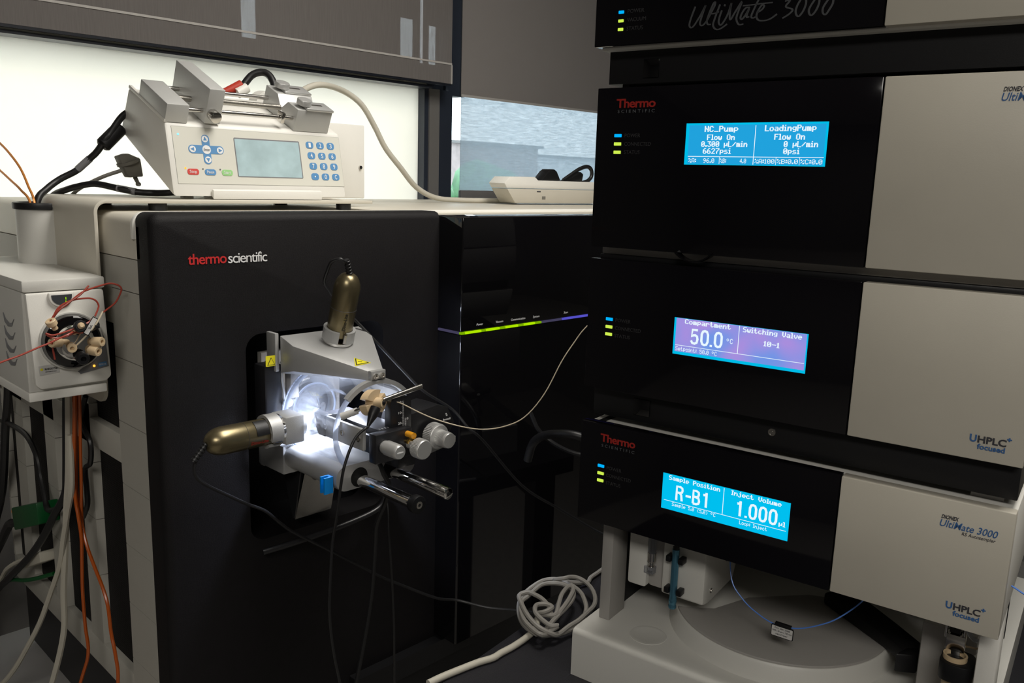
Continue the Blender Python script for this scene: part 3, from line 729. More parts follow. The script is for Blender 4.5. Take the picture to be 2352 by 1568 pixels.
ps.add('plug_lead', M(psx).tube([(0.182, 0.03, 0.003), (0.205, 0.03, 0.015), (0.235, 0.03, 0.030), (0.262, 0.03, 0.037), (0.278, 0.03, 0.030), (0.280, 0.03, 0.014), (0.268, 0.03, 0.003), (0.25, 0.03, -0.002)], 0.0048, 10), 'black_rubber')

# ================================================================ valve box on the bracket
VX0, VX1, VY = 0.314, 0.4085, 1.105
vb = Thing('valve_actuator', 'putty coloured switching valve box with round port head hung on the left side', 'valve', (0.36, 1.25, -0.283))
vb.add('lid', M().box(VX0 - 0.0005, VX1, VY - 0.001, 1.42, -0.149, -0.1345), 'putty', bevel=0.0025)
vbody = vb.add('body', M().box(VX0, VX1 - 0.002, VY + 0.004, 1.42, -0.272, -0.149), 'putty', bevel=0.002)
vb.add('front_cover', M().prism([(VX0 + 0.002, -0.150), (VX1 - 0.003, -0.150), (VX1 + 0.001, -0.262), (VX1 - 0.006, -0.268), (VX0 + 0.012, -0.268), (VX0 + 0.006, -0.262)], 'y', VY - 0.004, VY + 0.005), 'white_plastic', bevel=0.003)
vb.add('base_tray', M().box(VX0 - 0.001, VX1 - 0.004, VY + 0.001, 1.42, -0.283, -0.272), 'white_plastic', bevel=0.0015)
for i in range(4):
    z = -0.185 - 0.0165 * i
    vb.add('side_louvre', M().prism([(1.142, z), (1.150, z - 0.0055), (1.162, z - 0.0075), (1.176, z - 0.004), (1.184, z + 0.003), (1.180, z - 0.008), (1.168, z - 0.0125), (1.153, z - 0.0105)], 'x', VX0 - 0.001, VX0 + 0.001), 'grey_print', smooth=False)
vb.add('display_bezel', M().prism([(0.3405, -0.1505), (0.3685, -0.1505)] + [(0.3545 + 0.014 * math.cos(math.radians(a)), -0.155 + 0.013 * math.sin(math.radians(a))) for a in range(0, -181, -15)], 'y', VY - 0.008, VY - 0.003), 'white_plastic', bevel=0.001)
dsp = vb.add('display', M().prism([(0.3430, -0.1530), (0.3662, -0.1530)] + [(0.3546 + 0.0115 * math.cos(math.radians(a)), -0.155 + 0.0105 * math.sin(math.radians(a))) for a in range(0, -181, -15)], 'y', VY - 0.0086, VY - 0.0079), 'lcd_dark')
vb.add('digit', M().box(0.3586, 0.3594, VY - 0.0090, VY - 0.0087, -0.1592, -0.1562).box(0.3584, 0.3592, VY - 0.0090, VY - 0.0087, -0.1632, -0.1602), 'digit_green', parent=dsp)
HC = Vector((0.3625, VY - 0.004, -0.2105)); HD = Vector((-0.12, -1, 0.05)).normalized()
vb.add('grey_field', M().prism([(0.3690, -0.2510), (0.3715, -0.2545), (0.4060, -0.2490), (0.4040, -0.2160), (0.3990, -0.2010), (0.3960, -0.2200), (0.3850, -0.2400), (0.3740, -0.2475)], 'y', VY - 0.0046, VY - 0.0040), 'grey_print', smooth=False)
hub = vb.add('hub_collar', M().lathe(HC, HD, [(0, 0.0360), (0.005, 0.0360), (0.007, 0.0350)], 40), 'putty')
vb.add('hub_ring', M().lathe(HC + HD * 0.0075, HD, [(0, 0.0335), (0.010, 0.0315), (0.012, 0.0285)], 40), 'black_gloss')
st_ = vb.add('stator', M().lathe(HC + HD * 0.019, HD, [(0, 0.0225), (0.010, 0.0215), (0.016, 0.0165), (0.018, 0.004)], 36), 'chrome')
def nut(p, d, L_, r, material='peek', nm='port_nut'):
    d = Vector(d).normalized()
    return vb.add(nm, M().lathe(Vector(p), d, [(0, r * 0.55), (L_ * 0.45, r * 0.55), (L_ * 0.5, r), (L_ * 0.95, r), (L_, r * 0.9), (L_, r * 0.45), (L_ * 0.8, r * 0.4)], 14), material)
hf = HC + HD * 0.033
nut(hf + Vector((-0.002, 0, 0.012)), (-0.05, -1, 0.55), 0.022, 0.0042)
vb.add('knurled_cap', M().lathe(hf + Vector((-0.003, -0.021, 0.0235)), (-0.05, -1, 0.3), [(0, 0.0065), (0.001, 0.0072), (0.006, 0.0072), (0.007, 0.006)], 12), 'black_plastic')
vb.add('cap_insert', M().lathe(hf + Vector((-0.0034, -0.0278, 0.0256)), (-0.05, -1, 0.3), [(0, 0.0040), (0.001, 0.0040), (0.0035, 0.002)], 14), 'peek')
nut(hf + Vector((-0.010, 0, 0.003)), (-1, -0.6, 0.15), 0.026, 0.0058)
nut((0.3335, 1.060, -0.1875), (-0.45, -0.2, 0.8), 0.013, 0.0060)
nut(hf + Vector((-0.006, 0, -0.002)), (-0.3, -1, -0.05), 0.016, 0.0055)
nut(hf + Vector((0.011, 0.004, 0.000)), (0.62, -1, 0.08), 0.024, 0.0060)
nut(hf + Vector((0.009, 0.004, -0.008)), (0.5, -1, -0.1), 0.022, 0.0062)
nut(hf + Vector((0.002, 0.002, -0.014)), (-0.1, -1, -0.1), 0.022, 0.0072, 'black_plastic')
nut(hf + Vector((0.010, 0.004, 0.014)), (0.35, -1, 0.5), 0.024, 0.0060, 'black_plastic')
lb = vb.add('name_label', M().prism([(0.3245, -0.2385), (0.3465, -0.2372), (0.3472, -0.2488), (0.3250, -0.2502)], 'y', VY - 0.0046, VY - 0.0040), 'paper', smooth=False)
vb.text('label_lettering', 'RHEODYNE', 'ink_black', (0, VY - 0.0046, 0), X_, Z_, 0.3310, 0.3455, -0.2440, 0.0024, off=0.0002, parent=lb, bold=0.02)
vb.text('label_lettering', 'IDEX Health & Science', 'ink_grey', (0, VY - 0.0046, 0), X_, Z_, 0.3315, 0.3440, -0.2468, 0.0012, off=0.0002, parent=lb)
vb.add('label_dot', M().prism([(0.3275 + 0.0016 * math.cos(a * 0.6283), -0.2428 + 0.0016 * math.sin(a * 0.6283)) for a in range(10)], 'y', VY - 0.0049, VY - 0.0046), 'yellow_sticker', parent=lb)
rm = vb.add('remote_tab', M().prism([(0.3930, -0.2432), (0.4030, -0.2420), (0.4040, -0.2472), (0.3935, -0.2486)], 'y', VY - 0.0050, VY - 0.0046), 'key_blue', smooth=False)
vb.text('label_lettering', 'REMOTE', 'ink_white', (0, VY - 0.0050, 0), X_, Z_, 0.3940, 0.4025, -0.2465, 0.0022, off=0.0002, parent=rm)
vb.add('arrow_mark', M().prism([(0.3950, -0.2155), (0.4005, -0.2150), (0.3982, -0.2210)], 'y', VY - 0.0050, VY - 0.0046), 'key_blue', smooth=False)
vb.add('status_light', M().ball((0.3880, VY - 0.0050, -0.2462), 0.0016, 10, 8), 'led_orange')
RT = 'red_tube'
vt = Thing('red_tubing', 'dark red plastic tubing looped in front of the valve box ports', 'tubing', (0.36, 1.06, -0.2))
vt.add('loop', M().tube([(0.386, 1.06, -0.174), (0.394, 1.058, -0.168), (0.402, 1.056, -0.161), (0.408, 1.055, -0.150), (0.409, 1.055, -0.144), (0.405, 1.056, -0.140), (0.397, 1.058, -0.138), (0.388, 1.06, -0.140), (0.376, 1.06, -0.143), (0.365, 1.06, -0.147), (0.355, 1.06, -0.154), (0.348, 1.06, -0.160), (0.339, 1.06, -0.165), (0.333, 1.06, -0.171), (0.329, 1.06, -0.178)], 0.0011, 7), RT)
vt.add('loop', M().tube([(0.377, 1.056, -0.176), (0.382, 1.06, -0.169), (0.384, 1.062, -0.164), (0.381, 1.062, -0.158), (0.375, 1.062, -0.155), (0.368, 1.062, -0.1545), (0.358, 1.062, -0.155), (0.350, 1.062, -0.157), (0.342, 1.062, -0.161), (0.336, 1.062, -0.167), (0.331, 1.062, -0.178)], 0.0011, 7), RT)
vt.add('loop', M().tube([(0.370, 1.068, -0.196), (0.362, 1.058, -0.195), (0.353, 1.052, -0.1925), (0.342, 1.048, -0.195), (0.331, 1.048, -0.1965), (0.323, 1.05, -0.1935), (0.320, 1.05, -0.190), (0.327, 1.048, -0.1925), (0.342, 1.046, -0.189), (0.356, 1.046, -0.185), (0.367, 1.048, -0.181), (0.374, 1.053, -0.177)], 0.0011, 7), RT)
cable('red_tubing', 'cut red tube end pointing up across the valve display', [(0.370, 1.050, -0.138), (0.360, 1.050, -0.148), (0.349, 1.053, -0.156), (0.338, 1.056, -0.165), (0.332, 1.06, -0.174)], 0.0011, RT, 'tubing', 7)
cable('red_tubing', 'long red tube leaving the valve toward the lower left edge', [(0.348, 1.045, -0.190), (0.340, 1.04, -0.192), (0.329, 1.04, -0.196), (0.319, 1.04, -0.200), (0.309, 1.04, -0.203), (0.289, 1.04, -0.210), (0.267, 1.04, -0.216), (0.22, 1.045, -0.232), (0.15, 1.05, -0.26)], 0.0011, RT, 'tubing', 7)
cable('red_tubing', 'short red tube stub hanging below the valve head', [(0.326, 1.055, -0.194), (0.3275, 1.057, -0.200), (0.329, 1.06, -0.209), (0.331, 1.062, -0.224)], 0.0011, RT, 'tubing', 7)
tg_ = Thing('tubing_tag', 'black framed grey loop volume tag strapped to the valve tubing', 'tag', (0.367, 1.05, -0.196))
def tagx(a, b_, c): # local: a along tag, b across
    A = Vector((0.012, 0, 0.018)).normalized(); B = Vector((0.018, 0, -0.012)).normalized()
    return tuple(Vector((0.3675, 1.046, -0.1855)) + A * a + B * b_ + Vector((0, -1, 0)) * c)
tg_.add('frame', M(tagx).box(-0.0115, 0.0115, -0.0033, 0.0038, 0.0, 0.0008), 'black_plastic')
tg_.add('face', M(tagx).box(-0.0105, 0.0105, -0.0027, 0.0027, 0.0008, 0.001), 'paper')
tg_.text('lettering', '2µL', 'ink_black', tagx(0, 0, 0.001), Vector(tagx(1, 0, 0)) - Vector(tagx(0, 0, 0)), Vector(tagx(0, -1, 0)) - Vector(tagx(0, 0, 0)), -0.0035, 0.002, -0.0014, 0.0026, off=0.0003)
tg_.add('strap', M().tube([(0.382, 1.044, -0.169), (0.373, 1.044, -0.184), (0.362, 1.05, -0.199), (0.354, 1.056, -0.209)], 0.0011, 7), 'cream')
tg_.add('strap_lock', M().box(0.3715, 0.3765, 1.041, 1.047, -0.1885, -0.1845), 'black_plastic', bevel=0.0006)

# ================================================================ cables on the left side
cable('optical_fibre', 'upper copper coloured fibre rising out of the cable duct to the left edge', [(0.398, 1.312, -0.12), (0.397, 1.309, -0.055), (0.395, 1.325, -0.029), (0.395, 1.352, -0.006), (0.395, 1.390, 0.0125), (0.395, 1.438, 0.030), (0.395, 1.52, 0.052), (0.38, 1.66, 0.07), (0.36, 1.80, 0.04), (0.35, 1.815, -0.3), (0.35, 1.80, -1.605)], 0.0017, 'copper_fibre', 'fibre')
cable('optical_fibre', 'lower copper coloured fibre leaving the cable duct toward the left edge', [(0.393, 1.318, -0.12), (0.392, 1.310, -0.055), (0.390, 1.342, -0.035), (0.390, 1.382, -0.023), (0.390, 1.430, -0.0094), (0.390, 1.51, 0.010), (0.375, 1.66, 0.03), (0.33, 1.79, 0.0), (0.32, 1.81, -0.35), (0.32, 1.80, -1.605)], 0.0017, 'copper_fibre', 'fibre')
cable('ivory_cord', 'straight ivory cord hanging below the valve box', [(0.39, 1.205, -0.284), (0.39, 1.209, -0.317), (0.39, 1.228, -0.419), (0.39, 1.249, -0.486), (0.39, 1.267, -0.555), (0.39, 1.287, -0.626), (0.39, 1.301, -0.699), (0.375, 1.331, -0.797), (0.345, 1.36, -0.90), (0.33, 1.38, -1.05), (0.30, 1.38, -1.40), (0.29, 1.36, -1.605)], 0.0046, 'ivory_cord')
cable('ivory_cord', 'ivory cord sweeping from the bundle to the lower left corner', [(0.386, 1.20, -0.36), (0.385, 1.203, -0.431), (0.385, 1.227, -0.478), (0.385, 1.253, -0.527), (0.385, 1.279, -0.579), (0.382, 1.32, -0.637), (0.375, 1.36, -0.700), (0.365, 1.41, -0.765), (0.355, 1.45, -0.815), (0.345, 1.50, -0.860), (0.335, 1.58, -0.895), (0.33, 1.68, -0.935), (0.30, 1.74, -1.10), (0.27, 1.74, -1.605)], 0.0040, 'ivory_cord')
cable('orange_cable', 'orange fibre cable hanging straight down in the bundle', [(0.391, 1.182, -0.284), (0.39, 1.186, -0.312), (0.39, 1.205, -0.413), (0.39, 1.208, -0.454), (0.39, 1.201, -0.481), (0.39, 1.195, -0.510), (0.39, 1.200, -0.552), (0.39, 1.205, -0.595), (0.39, 1.204, -0.647), (0.39, 1.200, -0.688), (0.38, 1.210, -0.735), (0.348, 1.23, -0.86), (0.33, 1.24, -1.0), (0.31, 1.24, -1.605)], 0.0024, 'orange_fibre')
cable('orange_cable', 'orange fibre cable bending right across the wide vent', [(0.395, 1.19, -0.284), (0.395, 1.195, -0.315), (0.395, 1.213, -0.416), (0.395, 1.216, -0.457), (0.395, 1.206, -0.490), (0.395, 1.191, -0.520), (0.395, 1.165, -0.545), (0.395, 1.140, -0.566), (0.395, 1.126, -0.587), (0.395, 1.120, -0.625), (0.395, 1.110, -0.651), (0.395, 1.107, -0.694), (0.38, 1.11, -0.78), (0.345, 1.12, -0.89), (0.32, 1.12, -1.1), (0.31, 1.12, -1.605)], 0.0024, 'orange_fibre')
cable('orange_cable', 'thin orange cable just behind the orange pair below the valve box', [(0.398, 1.186, -0.284), (0.398, 1.196, -0.36), (0.398, 1.206, -0.44), (0.398, 1.212, -0.48), (0.397, 1.204, -0.52)], 0.0022, 'orange_fibre')
cable('black_cable', 'thick black cable from the bundle sweeping to the lower left edge', [(0.40, 1.235, -0.284), (0.40, 1.248, -0.327), (0.40, 1.268, -0.432), (0.40, 1.282, -0.473), (0.40, 1.337, -0.522), (0.40, 1.389, -0.570), (0.40, 1.467, -0.631), (0.395, 1.579, -0.710), (0.39, 1.675, -0.778), (0.37, 1.74, -0.86), (0.34, 1.77, -1.05), (0.33, 1.78, -1.35), (0.33, 1.76, -1.60)], 0.0058, 'black_rubber')
cable('black_cable', 'black cable arching from the left edge down past the green connector', [(0.38, 1.82, -1.55), (0.40, 1.81, -1.0), (0.41, 1.78, -0.55), (0.41, 1.70, -0.452), (0.41, 1.635, -0.438), (0.41, 1.543, -0.430), (0.41, 1.475, -0.432), (0.41, 1.434, -0.456), (0.41, 1.422, -0.487), (0.408, 1.403, -0.510), (0.405, 1.385, -0.528), (0.408, 1.360, -0.522), (0.41, 1.328, -0.503), (0.409, 1.311, -0.484)], 0.0042, 'black_rubber')
cable('black_cable', 'thin black cable looping right beside the orange bundle', [(0.413, 1.21, -0.312), (0.411, 1.228, -0.344), (0.41, 1.215, -0.36), (0.41, 1.195, -0.375), (0.41, 1.20, -0.405), (0.41, 1.222, -0.42), (0.41, 1.221, -0.448), (0.41, 1.222, -0.473), (0.41, 1.242, -0.498)], 0.0038, 'black_rubber')
cable('black_cable', 'black cable hanging at the far left edge below the valve box', [(0.405, 1.53, -0.288), (0.41, 1.556, -0.369), (0.41, 1.592, -0.448), (0.41, 1.621, -0.529), (0.41, 1.652, -0.588), (0.405, 1.70, -0.66), (0.37, 1.74, -0.80), (0.30, 1.77, -1.10), (0.29, 1.77, -1.60)], 0.0068, 'black_rubber')
gt = Thing('terminal_plug', 'green terminal connector plugged in among the left side cables', 'connector', (0.405, 1.46, -0.60))
gt.add('block', M().prism([(1.528, -0.566), (1.394, -0.518), (1.389, -0.552), (1.519, -0.603)], 'x', 0.392, 0.4245), 'green_term', bevel=0.002)
gt.add('screw_cap', M().cyl((0.400, 1.536, -0.576), (0.400, 1.520, -0.570), 0.006, None, 12), 'orange_dot')
gt.add('lead', M().tube([(0.404, 1.522, -0.590), (0.40, 1.545, -0.60), (0.40, 1.577, -0.613), (0.40, 1.626, -0.655), (0.39, 1.68, -0.72), (0.35, 1.75, -0.86), (0.26, 1.78, -1.15), (0.25, 1.78, -1.60)], 0.0075, 8), 'black_rubber')
ds_ = Thing('data_plug', 'beige data plug with cord in the lowest left vent', 'connector', (0.42, 1.49, -0.68))
ds_.add('hood', M().prism([(1.534, -0.663), (1.444, -0.620), (1.441, -0.638), (1.530, -0.680)], 'x', 0.405, 0.4355), 'ivory_cord', bevel=0.002)
ds_.add('cord', M().tube([(0.418, 1.515, -0.662), (0.41, 1.55, -0.672), (0.40, 1.608, -0.705), (0.40, 1.658, -0.744), (0.385, 1.71, -0.80), (0.34, 1.76, -0.95), (0.22, 1.79, -1.25), (0.21, 1.79, -1.60)], 0.0040, 8), 'ivory_cord')
cable('green_lead', 'black plug with thin green lead under the beige data plug', [(0.43, 1.46, -0.672), (0.412, 1.50, -0.690), (0.404, 1.54, -0.705), (0.40, 1.60, -0.725), (0.40, 1.66, -0.76)], 0.0036, 'green_term')

# ================================================================ nanospray ion source
SXC, SZC = 0.633, -0.316
YF, YB = 0.845, 0.965
so = Thing('ion_source', 'silver nanospray ion source with clear shield and steel rods on the black panel', 'ion source', (0.637, 0.9, -0.395))
def plate_poly(): return rrect(0.574, 0.700, -0.3905, -0.3575, 0.0155, 6)
so.add('base_plate', M().prism(plate_poly(), 'y', YF, YB), 'alu_sand', label='silver base plate with rounded edges')
for x in (0.609, 0.659):
    so.add('bore', M().cyl((x, YF - 0.0004, -0.3765), (x, YF - 0.0001, -0.3765), 0.0128, None, 28), 'dark_hole')
r1 = so.add('guide_rod', M().cyl((0.609, YF + 0.02, -0.379), (0.609, 0.735, -0.379), 0.0078, None, 28), 'chrome')
so.add('end_cap', M().cyl((0.609, 0.737, -0.379), (0.609, 0.7265, -0.379), 0.0108, None, 28), 'black_plastic', parent=r1, bevel=0.001)
so.add('end_screw', M().lathe((0.609, 0.7266, -0.379), (0, -1, 0), [(0, 0.0045), (0.0006, 0.0045), (0.0006, 0.002), (-0.001, 0.0019)], 16), 'steel', parent=r1)
r2 = so.add('guide_rod', M().cyl((0.659, YF + 0.02, -0.379), (0.659, 0.7312, -0.379), 0.0075, None, 28), 'chrome', bevel=0.0008)
so.add('end_bore', M().cyl((0.659, 0.7311, -0.379), (0.659, 0.7308, -0.379), 0.0028, None, 14), 'dark_hole', parent=r2)
# top arm: tapering wedge from the back plate to the tip
am = M()
yb = 0.966
top4 = [(0.572, yb, -0.208), (0.696, yb, -0.208), (0.696, 0.935, -0.217), (0.646, YF, -0.241), (0.6235, YF, -0.241), (0.572, 0.935, -0.217)]
bot4 = [(x, y, {yb: -0.258, 0.935: -0.250, YF: -0.253}[y]) for x, y, z in top4]
am._add(top4 + bot4, [(0, 1, 2, 3, 4, 5), (11, 10, 9, 8, 7, 6)] + [(i, (i + 1) % 6, 6 + (i + 1) % 6, 6 + i) for i in range(6)])
arm = so.add('top_arm', am, 'alu_sand', bevel=0.0008, label='wedge shaped silver arm carrying the upright camera')
so.add('tip_bracket', M().box(0.6235, 0.646, YF - 0.006, YF + 0.001, -0.2535, -0.2405), 'alu_sand', bevel=0.0008)
for x in (0.6295, 0.640):
    so.add('cap_screw', M().lathe((x, YF - 0.006, -0.2475), (0, -1, 0), [(0, 0.0040), (0.002, 0.0040), (0.002, 0.0022), (0.0005, 0.0020)], 16), 'steel')
so.add('arch', M().arc((SXC, YF - 0.006, SZC), (1, 0, 0), (0, 0, 1), 0.0585, 0.0645, 42, 135, (0, 0.008, 0), 32), 'alu_sand')
so.add('clear_shield', M().arc((SXC, YF + 0.001, SZC), (1, 0, 0), (0, 0, 1), 0.0592, 0.0625, 18, 216, (0, 0.118, 0), 48), 'acrylic', label='clear half-round plastic shield')
em = M()
vs_ = []
for k_ in range(31):
    an = math.radians(133 + 88 * k_ / 30)
    for rr in (0.0555, 0.0635): vs_.append((SXC + rr * math.cos(an), YF - 0.0005, SZC + rr * math.sin(an)))
em._add(vs_, [(2 * k_, 2 * k_ + 1, 2 * k_ + 3, 2 * k_ + 2) for k_ in range(30)])
so.add('shield_edge', em, 'acrylic_edge', label='bright front edge of the clear shield')
so.add('shield_rim', M().arc((SXC, YB - 0.006, SZC), (1, 0, 0), (0, 0, 1), 0.0565, 0.0625, 110, 250, (0, 0.003, 0), 32), 'acrylic_edge')
so.add('inner_lens', M().arc((SXC, 0.985, SZC), (1, 0, 0), (0, 0, 1), 0.030, 0.0318, 40, 250, (0, -0.045, 0), 36), 'acrylic')
# warning stickers
def armtop(x, t): # t: 0 at back edge .935, 1 at tip
    return (x, 0.935 - (0.935 - YF) * t, -0.217 - 0.024 * t)
wn = Vector((0, -0.258, 0.966))
wt = [Vector(armtop(0.6215, 0.72)), Vector(armtop(0.6225, 0.93)), Vector(armtop(0.6475, 0.84))]
def sticker(name, pts, n, mm, parent, h=0.0004):
    m = M(); k = len(pts); n = Vector(n).normalized()
    m._add([tuple(Vector(p) + n * 0.0002) for p in pts] + [tuple(Vector(p) + n * (0.0002 + h)) for p in pts], [tuple(range(k)), tuple(range(2 * k - 1, k - 1, -1))] + [(i, (i + 1) % k, k + (i + 1) % k, k + i) for i in range(k)])
    return so.add(name, m, mm, parent, smooth=False)
wpts = [Vector((0.6285, 0.8826, -0.2310)), Vector((0.6157, 0.8620, -0.2365)), Vector((0.6412, 0.8637, -0.2360))]
cg = sum(wpts, Vector()) / 3
ws = sticker('warning_sticker', [cg + (p - cg) * 1.0 for p in wpts], wn, 'yellow_sticker', arm)
sticker('sticker_line', [cg + (p - cg) * 0.84 for p in wpts], wn, 'ink_black', arm, 0.0006)
sticker('sticker_field', [cg + (p - cg) * 0.66 for p in wpts], wn, 'yellow_sticker', arm, 0.0008)
d1_ = (wpts[2] - (wpts[0] + wpts[1]) / 2).normalized(); d2_ = wn.cross(d1_).normalized()
sticker('exclamation_mark', [cg + d1_ * a + d2_ * c for a, c in ((-0.003, -0.0006), (0.0025, -0.0006), (0.0025, 0.0006), (-0.003, 0.0006))], wn, 'ink_black', arm, 0.001)
# back plate, hinge block and hot surface sticker
bk = so.add('back_block', M().box(0.552, 0.578, 0.972, 1.00, -0.335, -0.247), 'black_anod', bevel=0.003)
so.add('back_upright', M().box(0.5660, 0.5715, 0.968, 0.99, -0.256, -0.205), 'alu_sand', bevel=0.001)
so.add('latch_plate', M().box(0.5890, 0.6015, 0.970, 0.985, -0.296, -0.254), 'taupe', bevel=0.0012)
so.add('latch_spring', M().tube([(0.577, 0.973, -0.244), (0.582, 0.973, -0.252), (0.578, 0.973, -0.256), (0.577, 0.973, -0.268), (0.580, 0.973, -0.286), (0.581, 0.973, -0.300)], 0.0020, 6, smooth=False), 'alu_sand')
so.add('latch_pin', M().cyl((0.584, 0.985, -0.300), (0.584, 0.966, -0.300), 0.0060, None, 20), 'alu')
hs = so.add('hot_sticker', M().prism(rrect(0.5525, 0.5675, -0.2475, -0.2335, 0.001, 2), 'y', 0.9690, 0.9694), 'yellow_sticker', smooth=False)
so.add('sticker_line', M().prism([(0.5545, -0.2458), (0.5655, -0.2458), (0.560, -0.2358)], 'y', 0.9686, 0.9690), 'ink_black', parent=hs, smooth=False)
so.add('sticker_field', M().prism([(0.5556, -0.2452), (0.5644, -0.2452), (0.560, -0.2372)], 'y', 0.9682, 0.9686), 'yellow_sticker', parent=hs, smooth=False)
so.add('sticker_post', M().box(0.5535, 0.5665, 0.9694, 0.9730, -0.2475, -0.2400), 'black_anod', parent=hs)
# inlet cone and flange inside the shield
so.add('inlet_flange', M().lathe((SXC, 1.02, SZC), (0, -1, 0), [(0, 0.056), (0.010, 0.056), (0.012, 0.053)], 40), 'taupe')
so.add('inlet_ring', M().lathe((SXC, 1.008, SZC), (0, -1, 0), [(0, 0.040), (0.006, 0.040), (0.009, 0.036)], 40), 'alu_sand')
so.add('inlet_dome', M().lathe((SXC, 0.998, SZC), (0, -1, 0), [(0, 0.044), (0.006, 0.043), (0.012, 0.038), (0.016, 0.033)], 40), 'acrylic')
so.add('dome_rim', M().arc((SXC, 0.980, SZC), (1, 0, 0), (0, 0, 1), 0.0315, 0.0335, 0, 360, (0, 0.002, 0), 40), 'acrylic_edge')
so.add('inlet_cone', M().lathe((SXC, 0.999, SZC), (0, -1, 0), [(0, 0.031), (0.003, 0.031), (0.026, 0.003), (0.031, 0.0012)], 36), 'chrome')
so.add('back_wall', M().box(0.575, 0.70, 1.02, 1.03, -0.40, -0.24), 'taupe')
so.add('body_block', M().box(0.5725, 0.7005, 0.965, 1.03, -0.398, -0.3585), 'alu_sand', bevel=0.002)
# drain flap and latch foot
so.add('drip_flap', M()._add([(0.607, 0.965, -0.395), (0.660, 0.965, -0.395), (0.660, 0.985, -0.475), (0.601, 0.985, -0.475), (0.607, 0.968, -0.395), (0.660, 0.968, -0.395), (0.660, 0.988, -0.475), (0.601, 0.988, -0.475)],
       [(0, 1, 2, 3), (7, 6, 5, 4), (0, 4, 5, 1), (1, 5, 6, 2), (2, 6, 7, 3), (3, 7, 4, 0)]), 'steel', label='angled steel drip flap under the base plate')
so.add('flap_cheek', M().prism([(0.968, -0.395), (1.02, -0.395), (0.990, -0.474), (0.986, -0.474)], 'x', 0.6005, 0.6025), 'black_anod', smooth=False)
so.add('pivot', M().cyl((0.600, 0.935, -0.394), (0.612, 0.935, -0.394), 0.009, None, 20), 'alu_sand')
so.add('pivot_pin', M().cyl((0.597, 0.936, -0.393), (0.600, 0.936, -0.393), 0.0022, None, 12), 'brass')
so.add('handle', M().tube([(0.55, 0.985, -0.508), (0.60, 0.975, -0.5035), (0.68, 0.968, -0.497), (0.730, 0.966, -0.488), (0.744, 0.968, -0.47), (0.746, 0.975, -0.445)], 0.0045, 10), 'black_anod')
# blue clip on the plate
bc = so.add('tube_clip', M().prism([(0.561, 0.8505), (0.5735, 0.8505), (0.5735, 0.861), (0.561, 0.861), (0.561, 0.8585), (0.569, 0.8585), (0.570, 0.8557), (0.569, 0.853), (0.561, 0.853)], 'z', -0.3900, -0.3690), 'blue_clip', label='bright blue tube clip')
# manipulator stage
stg = so.add('stage_rail', M().box(0.600, 0.650, 0.795, 0.905, -0.335, -0.312), 'black_anod', bevel=0.001, label='black three-axis stage')
so.add('stage_top', M().box(0.607, 0.642, 0.800, 0.915, -0.312, -0.3045), 'black_anod', bevel=0.0008)
so.add('stage_block', M().box(0.592, 0.648, 0.788, 0.802, -0.342, -0.305), 'black_anod', bevel=0.0015)
so.add('cross_slide', M().prism([(0.640, -0.330), (0.724, -0.336), (0.735, -0.318), (0.722, -0.296), (0.705, -0.290), (0.650, -0.296)], 'y', 0.806, 0.85), 'black_anod', bevel=0.001)
so.add('slide_foot', M().prism([(0.655, -0.3345), (0.738, -0.3385), (0.738, -0.3475), (0.690, -0.3545), (0.655, -0.350)], 'y', 0.806, 0.84), 'alu_sand', bevel=0.001)
so.add('stage_foot', M().box(0.636, 0.664, 0.800, 0.85, -0.360, -0.333), 'black_anod', bevel=0.001)
vp = so.add('vertical_scale', M().prism(rrect(0.6235, 0.656, -0.318, -0.2685, 0.006, 4, (0, 0, 1, 1)), 'y', 0.800, 0.812), 'black_anod', bevel=0.0006)
sy0 = 0.800
for i in range(31):
    l_ = 0.0032 if i % 5 == 0 else 0.0020
    so.add('scale_mark', M().box(0.6440 - l_, 0.6440, sy0 - 0.0002, sy0, -0.2735 - 0.0014 * i - 0.00018, -0.2735 - 0.0014 * i + 0.00018), 'ink_white', parent=vp, smooth=False)
for i in range(11):
    so.add('scale_mark', M().box(0.6455, 0.6480, sy0 - 0.0002, sy0, -0.2960 - 0.0013 * i - 0.00018, -0.2960 - 0.0013 * i + 0.00018), 'ink_white', parent=vp, smooth=False)
for s_, x, z in (('0', 0.6385, -0.2745), ('10', 0.6378, -0.2880), ('20', 0.6378, -0.3015), ('0', 0.6500, -0.2972), ('10', 0.6495, -0.3100)):
    so.text('scale_figure', s_, 'ink_white', (0, sy0, 0), X_, Z_, x - 0.0012 * len(s_), x + 0.0012 * len(s_), z - 0.001, 0.0028, off=0.0001, parent=vp)
for i in range(7):
    so.add('scale_mark', M().box(0.610 + 0.0042 * i, 0.6106 + 0.0042 * i, 0.803, 0.8065, -0.3045, -0.3043), 'ink_white', parent=stg, smooth=False)
# silver link arm
so.add('link_arm', M().box(0.582, 0.5875, 0.800, 0.888, -0.3260, -0.2985), 'alu_sand', bevel=0.002)
for y in (0.808, 0.842, 0.878):
    so.add('cap_screw', M().lathe((0.582, y, -0.312), (-1, 0, 0), [(0, 0.0036), (0.0015, 0.0036), (0.0015, 0.002), (0.0003, 0.0018)], 14), 'steel')
so.add('link_block', M().prism([(0.878, -0.3255), (0.893, -0.3255), (0.902, -0.312), (0.902, -0.298), (0.878, -0.298)], 'x', 0.5805, 0.5925), 'black_plastic', bevel=0.001)
so.add('tip_holder', M().cyl((0.578, 0.893, -0.3035), (0.608, 0.869, -0.3015), 0.0050, 0.0050, 14), 'black_plastic')
